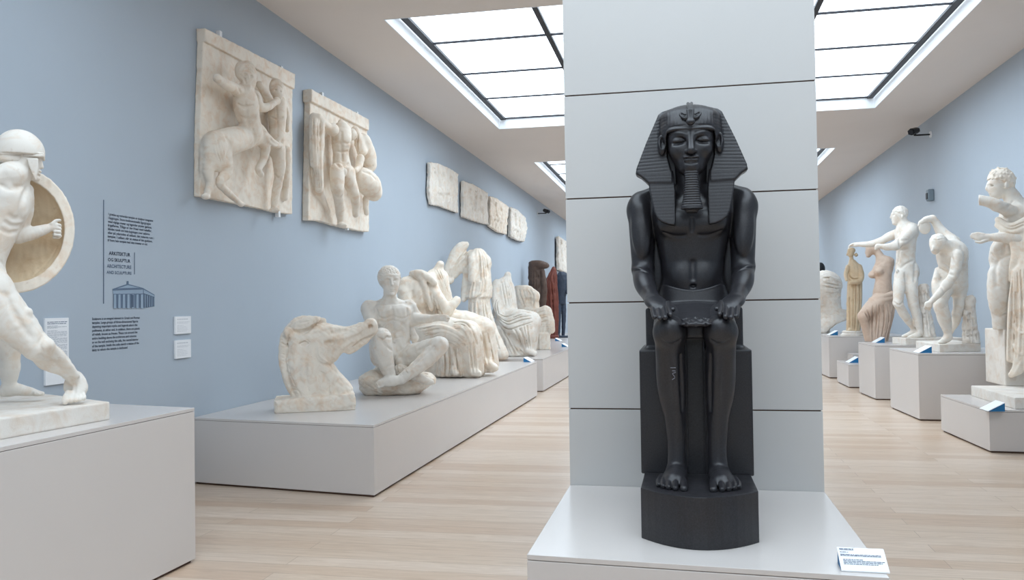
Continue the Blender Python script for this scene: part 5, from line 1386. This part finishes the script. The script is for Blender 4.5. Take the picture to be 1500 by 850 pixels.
def frieze(poly, label, seed, mat, figs, th=2.4):
    cx = sum(p[0] for p in poly) / len(poly); cy = sum(p[1] for p in poly) / len(poly)
    f = Fig(cx, cy, ax=0, plane=XL)
    e = statue(f, 'frieze_fragment', label, 'relief', 'small frieze slabs on the left wall')
    xs = [p[0] for p in poly]; ys = [p[1] for p in poly]
    S = Sculpt(f, (min(xs) - 3, min(ys) - 3, max(xs) + 3, max(ys) + 3), (0, 26), .62)
    S.poly([(x, y, th + 2) for x, y in poly], th, .8)
    rg = random.Random(seed)
    for pts, r in figs: S.chain([(p[0], p[1], th * 2 + 2 + (p[2] if len(p) > 2 else 0)) for p in pts], r, k=2, step=4, flat=((1, 0, 0), .7))
    S.disp(lambda P: .7 * np.sin(P[:, 1] * .9 + 2 * np.sin(P[:, 2] * .12 + seed)) * (P[:, 0] > th * 2 - .5), 1)
    S.rough(.22, 6, seed)
    S.build('carved_slab', M[mat], e)
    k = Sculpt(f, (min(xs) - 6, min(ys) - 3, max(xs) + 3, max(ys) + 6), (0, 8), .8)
    k.poly([(cx + (x - cx) * .97 - 1.3, cy + (y - cy) * .97 + 1.6, 1.2) for x, y in poly], 1.1, .3)  # dark sheet shifted left and down, stands in for shadow along slab edges
    k.build('shadow_backing', M['frame'], e)
def fg(x, y, h, lean=0, r=3.0):
    """one carved standing figure: head, body, legs"""
    return [([(x, y, 1), (x + .2, y + .5, 1)], [r * 1.1, r * 1.1]), ([(x + .2, y + h * .16), (x + lean * .5, y + h * .5), (x + lean, y + h * .58)], [r * 1.1, r * 1.5, r * 1.2]),
            ([(x + lean, y + h * .55), (x + lean - 1.4, y + h * .78), (x + lean - 2.2, y + h)], [r, r * .8, r * .5]), ([(x + lean + .6, y + h * .55), (x + lean + 2, y + h * .78), (x + lean + 1.6, y + h)], [r, r * .8, r * .5])]
def hs(x, y, w, h, r=4):
    """one carved horse"""
    return [([(x, y), (x + w * .5, y + h * .1), (x + w, y + h * .12)], [r, r * 1.1, r]), ([(x + w, y), (x + w * 1.15, y - h * .3)], [r * .8, r * .6]), ([(x + w * 1.15, y - h * .32), (x + w * 1.4, y - h * .15)], [r * .6, r * .4]),
            ([(x, y), (x - w * .1, y + h * .4), (x + w * .05, y + h * .75)], [r * .7, r * .45, r * .3]), ([(x + w, y + h * .1), (x + w * 1.2, y + h * .35), (x + w * 1.05, y + h * .7)], [r * .6, r * .4, r * .3])]
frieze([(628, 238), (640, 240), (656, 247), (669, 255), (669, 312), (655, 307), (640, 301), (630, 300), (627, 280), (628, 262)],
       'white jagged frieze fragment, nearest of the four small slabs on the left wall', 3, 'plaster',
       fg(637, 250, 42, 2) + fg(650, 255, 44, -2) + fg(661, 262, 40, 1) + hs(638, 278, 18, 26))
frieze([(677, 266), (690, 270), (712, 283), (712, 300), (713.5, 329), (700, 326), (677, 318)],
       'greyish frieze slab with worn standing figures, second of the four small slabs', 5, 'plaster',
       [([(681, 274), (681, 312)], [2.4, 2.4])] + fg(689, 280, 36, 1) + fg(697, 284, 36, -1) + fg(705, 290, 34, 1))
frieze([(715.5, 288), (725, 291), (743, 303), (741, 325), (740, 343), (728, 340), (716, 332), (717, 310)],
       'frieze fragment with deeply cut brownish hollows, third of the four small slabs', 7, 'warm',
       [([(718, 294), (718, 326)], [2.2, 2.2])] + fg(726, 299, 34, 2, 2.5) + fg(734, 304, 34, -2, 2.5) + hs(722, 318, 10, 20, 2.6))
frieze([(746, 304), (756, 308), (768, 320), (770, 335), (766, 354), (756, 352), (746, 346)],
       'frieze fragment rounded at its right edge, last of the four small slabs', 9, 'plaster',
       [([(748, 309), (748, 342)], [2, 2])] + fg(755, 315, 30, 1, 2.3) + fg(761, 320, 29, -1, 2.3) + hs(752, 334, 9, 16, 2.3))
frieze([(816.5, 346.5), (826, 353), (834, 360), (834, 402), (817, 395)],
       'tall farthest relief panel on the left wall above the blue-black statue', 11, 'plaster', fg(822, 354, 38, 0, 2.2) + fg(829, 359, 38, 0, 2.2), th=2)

M['lightink'] = paint('pale_grey_ink', lin(150, 156, 166), .7, .1)
# ------------------------------------------------------------------ wall lettering, drawing, labels
def wall_text(lines, quads, mat, parent, name='text_line'):
    """lines of lettering on the left wall, each stretched between photo points (left, right, cap height px)"""
    for t, (x0, y0, x1, h) in zip(lines, quads):
        a = onplane(x0, y0, 0, XL); b = onplane(x1, y0, 0, XL); c = onplane(x0, y0 - h, 0, XL)
        cu = bpy.data.curves.new('t', 'FONT'); cu.body = t; cu.size = 1; cu.resolution_u = 2; cu.offset = .014
        o = bpy.data.objects.new('t', cu); me = bpy.data.meshes.new_from_object(o); bpy.data.objects.remove(o)
        v = np.zeros(len(me.vertices) * 3); me.vertices.foreach_get('co', v); v = v.reshape(-1, 3)
        wid = v[:, 0].max(); hh = c[2] - a[2]
        q = np.zeros_like(v); q[:, 1] = a[1] + v[:, 0] / wid * (b[1] - a[1]); q[:, 2] = a[2] + v[:, 1] / .72 * hh; q[:, 0] = XL + .002
        q -= np.array(parent.location); me.vertices.foreach_set('co', q.ravel()); me.name = name
        link(name, me, mat, parent)
def text_thing(label, lines, quads, mat, cat='wall text', name='wall_text'):
    x0, y0 = quads[-1][:2]
    e = empty(name, onplane(x0, y0, 0, XL)); tag(e, label, cat, 'lettering on the blue wall'); wall_text(lines, quads, mat, e); return e
dk = ['I græske og romerske templer er skulptur integreret', 'i bygningen. Store tredimensionelle figurgrupper', 'med vigtige myter og legender pryder gavlene,', 'frigaflerne. Tillige er der friser med relieffer,',
      'båndet rundt om hele bygningen over søjlerne', 'eller på ydersiden af cellaen, det inderste rum i', 'templet. I cellaen står en statue af den guddom,', 'til hvem hele templet med dets inventar er viet.']
ends = [224, 221, 222, 222, 219, 225, 223, 216]
q = [(158.3 - i * .15, 315.2 + i * 5.45, ends[i], 3.7) for i in range(8)]
text_thing('dark Danish paragraph lettered on the blue wall above the temple title', dk, q, M['ink'])
text_thing('bold Danish title lines on the blue wall over the temple drawing', ['ARKITEKTUR', 'OG SKULPTUR'], [(159.4, 373.4, 190.5, 5.4), (157.8, 382.6, 190.6, 5.0)], M['ink'])
text_thing('thinner English title lines on the blue wall directly above the temple drawing', ['ARCHITECTURE', 'AND SCULPTURE'], [(156.4, 392, 192, 5.2), (156, 401, 192.4, 4.6)], M['greyink'])
en = ['Sculpture is an integral element in Greek and Roman', 'temples. Large groups of three-dimensional figures', 'depicting important myths and legends adorn the', 'pediments, at either end. In addition, there are panels', 'of reliefs, known as friezes. These run around the',
      'entire building above the architrave and columns', 'or on the wall enclosing the cella, the central interior', 'of the temple. Inside the cella stands a statue of the', 'deity to whom the temple is dedicated.']
ends = [204.5, 202, 201, 204.5, 201, 199.5, 202.5, 203.5, 187]
q = [(134.5, 469 + i * 5.75, ends[i], 3.7) for i in range(9)]
text_thing('dark English paragraph lettered on the blue wall under the temple drawing', en, q, M['ink'])
def wall_strip(m, pts, d=.002, t=.0016):
    p = [onplane(x, y, 0, XL) for x, y in pts]
    o0, o1 = XL + d, XL + d + t
    n = len(p)
    A = [m.bm.verts.new((o0, v[1], v[2])) for v in p]; B = [m.bm.verts.new((o1, v[1], v[2])) for v in p]
    m.bm.faces.new(B); m.bm.faces.new(A[::-1])
    for i in range(n): m.bm.faces.new((A[i], A[(i + 1) % n], B[(i + 1) % n], B[i]))
def strip_obj(name, mat, polys, label=None, cat=None, parent=None, d=.002):
    m = MB(); c = onplane(*polys[0][0], 0, XL)
    for p in polys: wall_strip(m, p, d)
    o = m.build(name, mat, None)
    me = o.data; me.transform(Matrix.Translation(-Vector(c)))
    if parent is None: o.location = c; tag(o, label, cat, 'rule lines on the blue wall')
    else: o.parent = parent; o.location = Vector(c) - parent.location
    return o
strip_obj('rule_line', M['greyink'], [[(151, 293), (151.9, 293), (151.9, 445), (151, 445)]], 'long thin vertical rule left of the wall lettering', 'rule line')
strip_obj('rule_line', M['greyink'], [[(196.4, 370), (197, 370), (197, 402), (196.4, 402)]], 'short thin vertical rule right of the title lines', 'rule line')
te = empty('temple_drawing', onplane(190, 452, 0, XL)); tag(te, 'grey drawing of a columned temple printed on the blue wall', 'drawing')
pale, mid, dark = paint('pale_print', lin(150, 167, 184), .7, .1), paint('mid_print', lin(104, 120, 140), .7, .1), M['greyink']
strip_obj('pediment', mid, [[(164.5, 423.5), (186.5, 416), (209, 422), (209, 424.3), (164.5, 425.8)]], parent=te)
strip_obj('gable_field', pale, [[(171, 422.6), (186.5, 417.8), (203, 421.6)]], parent=te, d=.004); strip_obj('finial', mid, [[(185.4, 412), (187.8, 412), (188, 416.4), (185.2, 416.4)]], parent=te)
strip_obj('entablature', pale, [[(165, 426), (209, 424.6), (209, 430), (165, 430.4)]], parent=te)
strip_obj('colonnade_shade', mid, [[(165.5, 430.6), (209, 430.2), (209, 451), (165.5, 451.5)]], parent=te)
for i in range(7):
    x = 167.3 + i * 6.6; strip_obj('column', pale, [[(x - 1.5, 431.5), (x + 1.5, 431.4), (x + 1.8, 452), (x - 1.8, 452.2)]], parent=te, d=.005)
strip_obj('doorway', dark, [[(192, 432), (194.6, 432), (194.6, 450), (192, 450)]], parent=te, d=.006)
strip_obj('temple_side', mid, [[(209, 422), (226, 432), (226, 449), (209, 451.5)]], parent=te); strip_obj('side_entablature', pale, [[(209.4, 424.4), (226, 433.5), (226, 435.5), (209.4, 429.6)]], parent=te, d=.005)
for i in range(5):
    x = 211 + i * 3.3; strip_obj('column', pale, [[(x, 431.5 + i * 1.0), (x + .8, 431.9 + i * 1.0), (x + .8, 450.6 - i * .5), (x, 450.9 - i * .5)]], parent=te, d=.006)
def placard(x0, y0, x1, y1, label, rows, name='wall_label', cat='label'):
    a = onplane(x0, y0, 0, XL); b = onplane(x1, y1, 0, XL)
    yA, zA, yB, zB = a[1], a[2], b[1], b[2]
    e = empty(name, (XL, (yA + yB) / 2, (zA + zB) / 2)); tag(e, label, cat, 'label boards on the blue wall')
    hw, hh = abs(yB - yA) / 2, abs(zA - zB) / 2
    MB().box(0, .016, -hw, hw, -hh, hh).build('board', M['card'], e, bevel=.002)
    for (z, l0, l1, th, mt) in rows:
        m = MB(); zz = hh - z * 2 * hh; x = l0; rg = random.Random(int(z * 997))
        while x < l1 - .02:
            wl = min(rg.uniform(.06, .17), l1 - x); m.box(  .0160, .0166, -hw + x * 2 * hw, -hw + (x + wl) * 2 * hw, zz - th * hh, zz + th * hh); x += wl + .022
        o = m.build('printed_line', M[mt], e)
        if hasattr(o, 'data'): o['kind'] = 'stuff'
    return e
rows = [(.06, .08, .92, .010, 'greyink'), (.085, .08, .9, .010, 'greyink'), (.12, .08, .55, .006, 'lightink'), (.135, .08, .9, .006, 'lightink'), (.15, .08, .5, .006, 'lightink')] + [(.19 + i * .0165, .08, .92 if i % 6 else .5, 0.005, 'lightink') for i in range(34)]
placard(63.3, 466.5, 98.3, 561, 'tall white text board on the blue wall behind the warrior, leg in front', rows, 'text_board', 'text board')
sr = [(.16, .1, .8, .016, 'greyink'), (.32, .1, .9, .010, 'lightink'), (.38, .1, .8, .010, 'lightink'), (.52, .1, .5, .009, 'lightink'), (.60, .1, .7, .009, 'lightink'), (.68, .1, .75, .009, 'lightink'), (.76, .1, .8, .009, 'lightink'), (.84, .1, .7, .009, 'lightink')]
placard(254.5, 464, 277.5, 488.5, 'upper of two small square white labels on the blue wall', sr)
placard(254.5, 499, 277.5, 523.5, 'lower of two small square white labels on the blue wall', sr)

# ------------------------------------------------------------------ folded label cards on the plinths
def tent(px, py, z, rot, wdt, dep, hgt, label, rows=0):
    """card standing on a plinth; local -y is the low front edge of the printed slope"""
    e = empty('label_card', onplane(px, py, 2, z)); e.rotation_euler.z = rot; tag(e, label, 'label', 'label cards on the plinths')
    w = wdt / 2; m = MB()
    m.hexa([(-w, 0, .001), (w, 0, .001), (w, dep, hgt - .004), (-w, dep, hgt - .004), (-w, 0, .005), (w, 0, .005), (w, dep, hgt), (-w, dep, hgt)])
    m.build('printed_face', M['card'], e)
    m = MB(); bm = m.bm
    A = [bm.verts.new(p) for p in ((-w + .002, .012, 0), (-w + .002, dep, 0), (-w + .002, dep, hgt - .006))]; B = [bm.verts.new(p) for p in ((w - .002, .012, 0), (w - .002, dep, 0), (w - .002, dep, hgt - .006))]
    bm.faces.new(A); bm.faces.new(B[::-1])
    for i in range(3): bm.faces.new((A[i], B[i], B[(i + 1) % 3], A[(i + 1) % 3]))
    m.build('blue_stand', M['blue'], e)
    if rows:
        sl = hgt / dep
        for k, (t, l0, l1) in enumerate(((.86, .04, .34), (.74, .04, .22), (.64, .04, .9), (.60, .04, .9), (.44, .08, .5), (.38, .08, .95), (.32, .08, .9), (.26, .08, .8))):
            q = MB(); y0, y1 = dep * t, dep * (t + (.028 if k == 0 else .014)); x = l0; rg = random.Random(k)
            while x < l1 - .01:
                wl = min(rg.uniform(.03, .1), l1 - x); xa, xb = -w + x * wdt, -w + (x + wl) * wdt
                q.hexa([(xa, y0, sl * y0 + .0046), (xb, y0, sl * y0 + .0046), (xb, y1, sl * y1 + .0046), (xa, y1, sl * y1 + .0046), (xa, y0, sl * y0 + .0056), (xb, y0, sl * y0 + .0056), (xb, y1, sl * y1 + .0056), (xa, y1, sl * y1 + .0056)]); x += wl + .012
            q.build('printed_line', M['greyink'], e)['kind'] = 'stuff'
    return e
tent(1268, 839.5, .55, -.02, .158, .10, .058, 'white label card with blue side at the right corner of the pharaoh plinth', 1)
LP, RP = math.radians(86), math.radians(-88)
tent(781, 530, HL, LP, .26, .13, .075, 'label card on the far end of the long plinth by the draped women')
tent(822, 499.5, HL, LP, .26, .13, .075, 'label card at the feet of the red-brown cloaked statue')
tent(833, 508, HL, LP, .26, .13, .075, 'label card near the left edge of the pillar on the far plinth')
tent(1441, 601, HS, RP, .22, .15, .085, 'label card with blue side on the low plinth in front of the leaning man')
tent(1342, 516.5, HD, RP, .24, .15, .085, 'label card on the wide plinth before the discus thrower')
tent(1279.5, 502, HV, RP, .24, .14, .085, 'label card at the feet of the half-draped woman')
tent(1241, 531, HM, RP, .26, .16, .10, 'label card on the smallest low plinth, by itself')
tent(1213, 491, HB, RP, .28, .16, .09, 'label card in front of the colossal bust beside the pillar')

# ------------------------------------------------------------------ wall devices
def camera_device(px, py, x, sgn, label):
    p = onplane(px, py, 0, x); e = empty('security_camera', (x, p[1], p[2])); tag(e, label, 'security camera', 'security cameras')
    MB().tube((0, 0, 0), (sgn * .02, 0, 0), .055, n=20).build('wall_plate', M['white'], e)
    MB().tube((sgn * .02, 0, 0), (sgn * .26, 0, 0), .014, n=10).tube((sgn * .26, 0, -.01), (sgn * .26, 0, .05), .02, n=10).build('arm', M['black'], e)
    a = Vector((sgn * .20, .10, .10)); b = Vector((sgn * .36, -.16, .03))
    MB().tube(a, b, .055, .06, n=6).build('camera_body', M['black'], e); d = (b - a).normalized()
    MB().tube(b, b + d * .03, .045, .04, n=14).build('lens', M['frame'], e)
    return e
camera_device(1364, 197, XR, -1, 'black security camera on a bracket high on the right wall')
camera_device(787, 313, XL, 1, 'black security camera on a bracket high on the left wall')
p = onplane(1367, 286, 0, XR); e = empty('wall_sensor', (XR, p[1], p[2])); tag(e, 'small grey wall sensor box on the right wall below the camera', 'sensor')
MB().box(-.10, 0, -.07, .07, -.10, .10).build('housing', paint('grey_plastic', lin(120, 132, 140), .5), e, bevel=.02); MB().box(-.112, -.098, -.045, .045, -.07, .04).build('sensor_window', M['black'], e, bevel=.008)
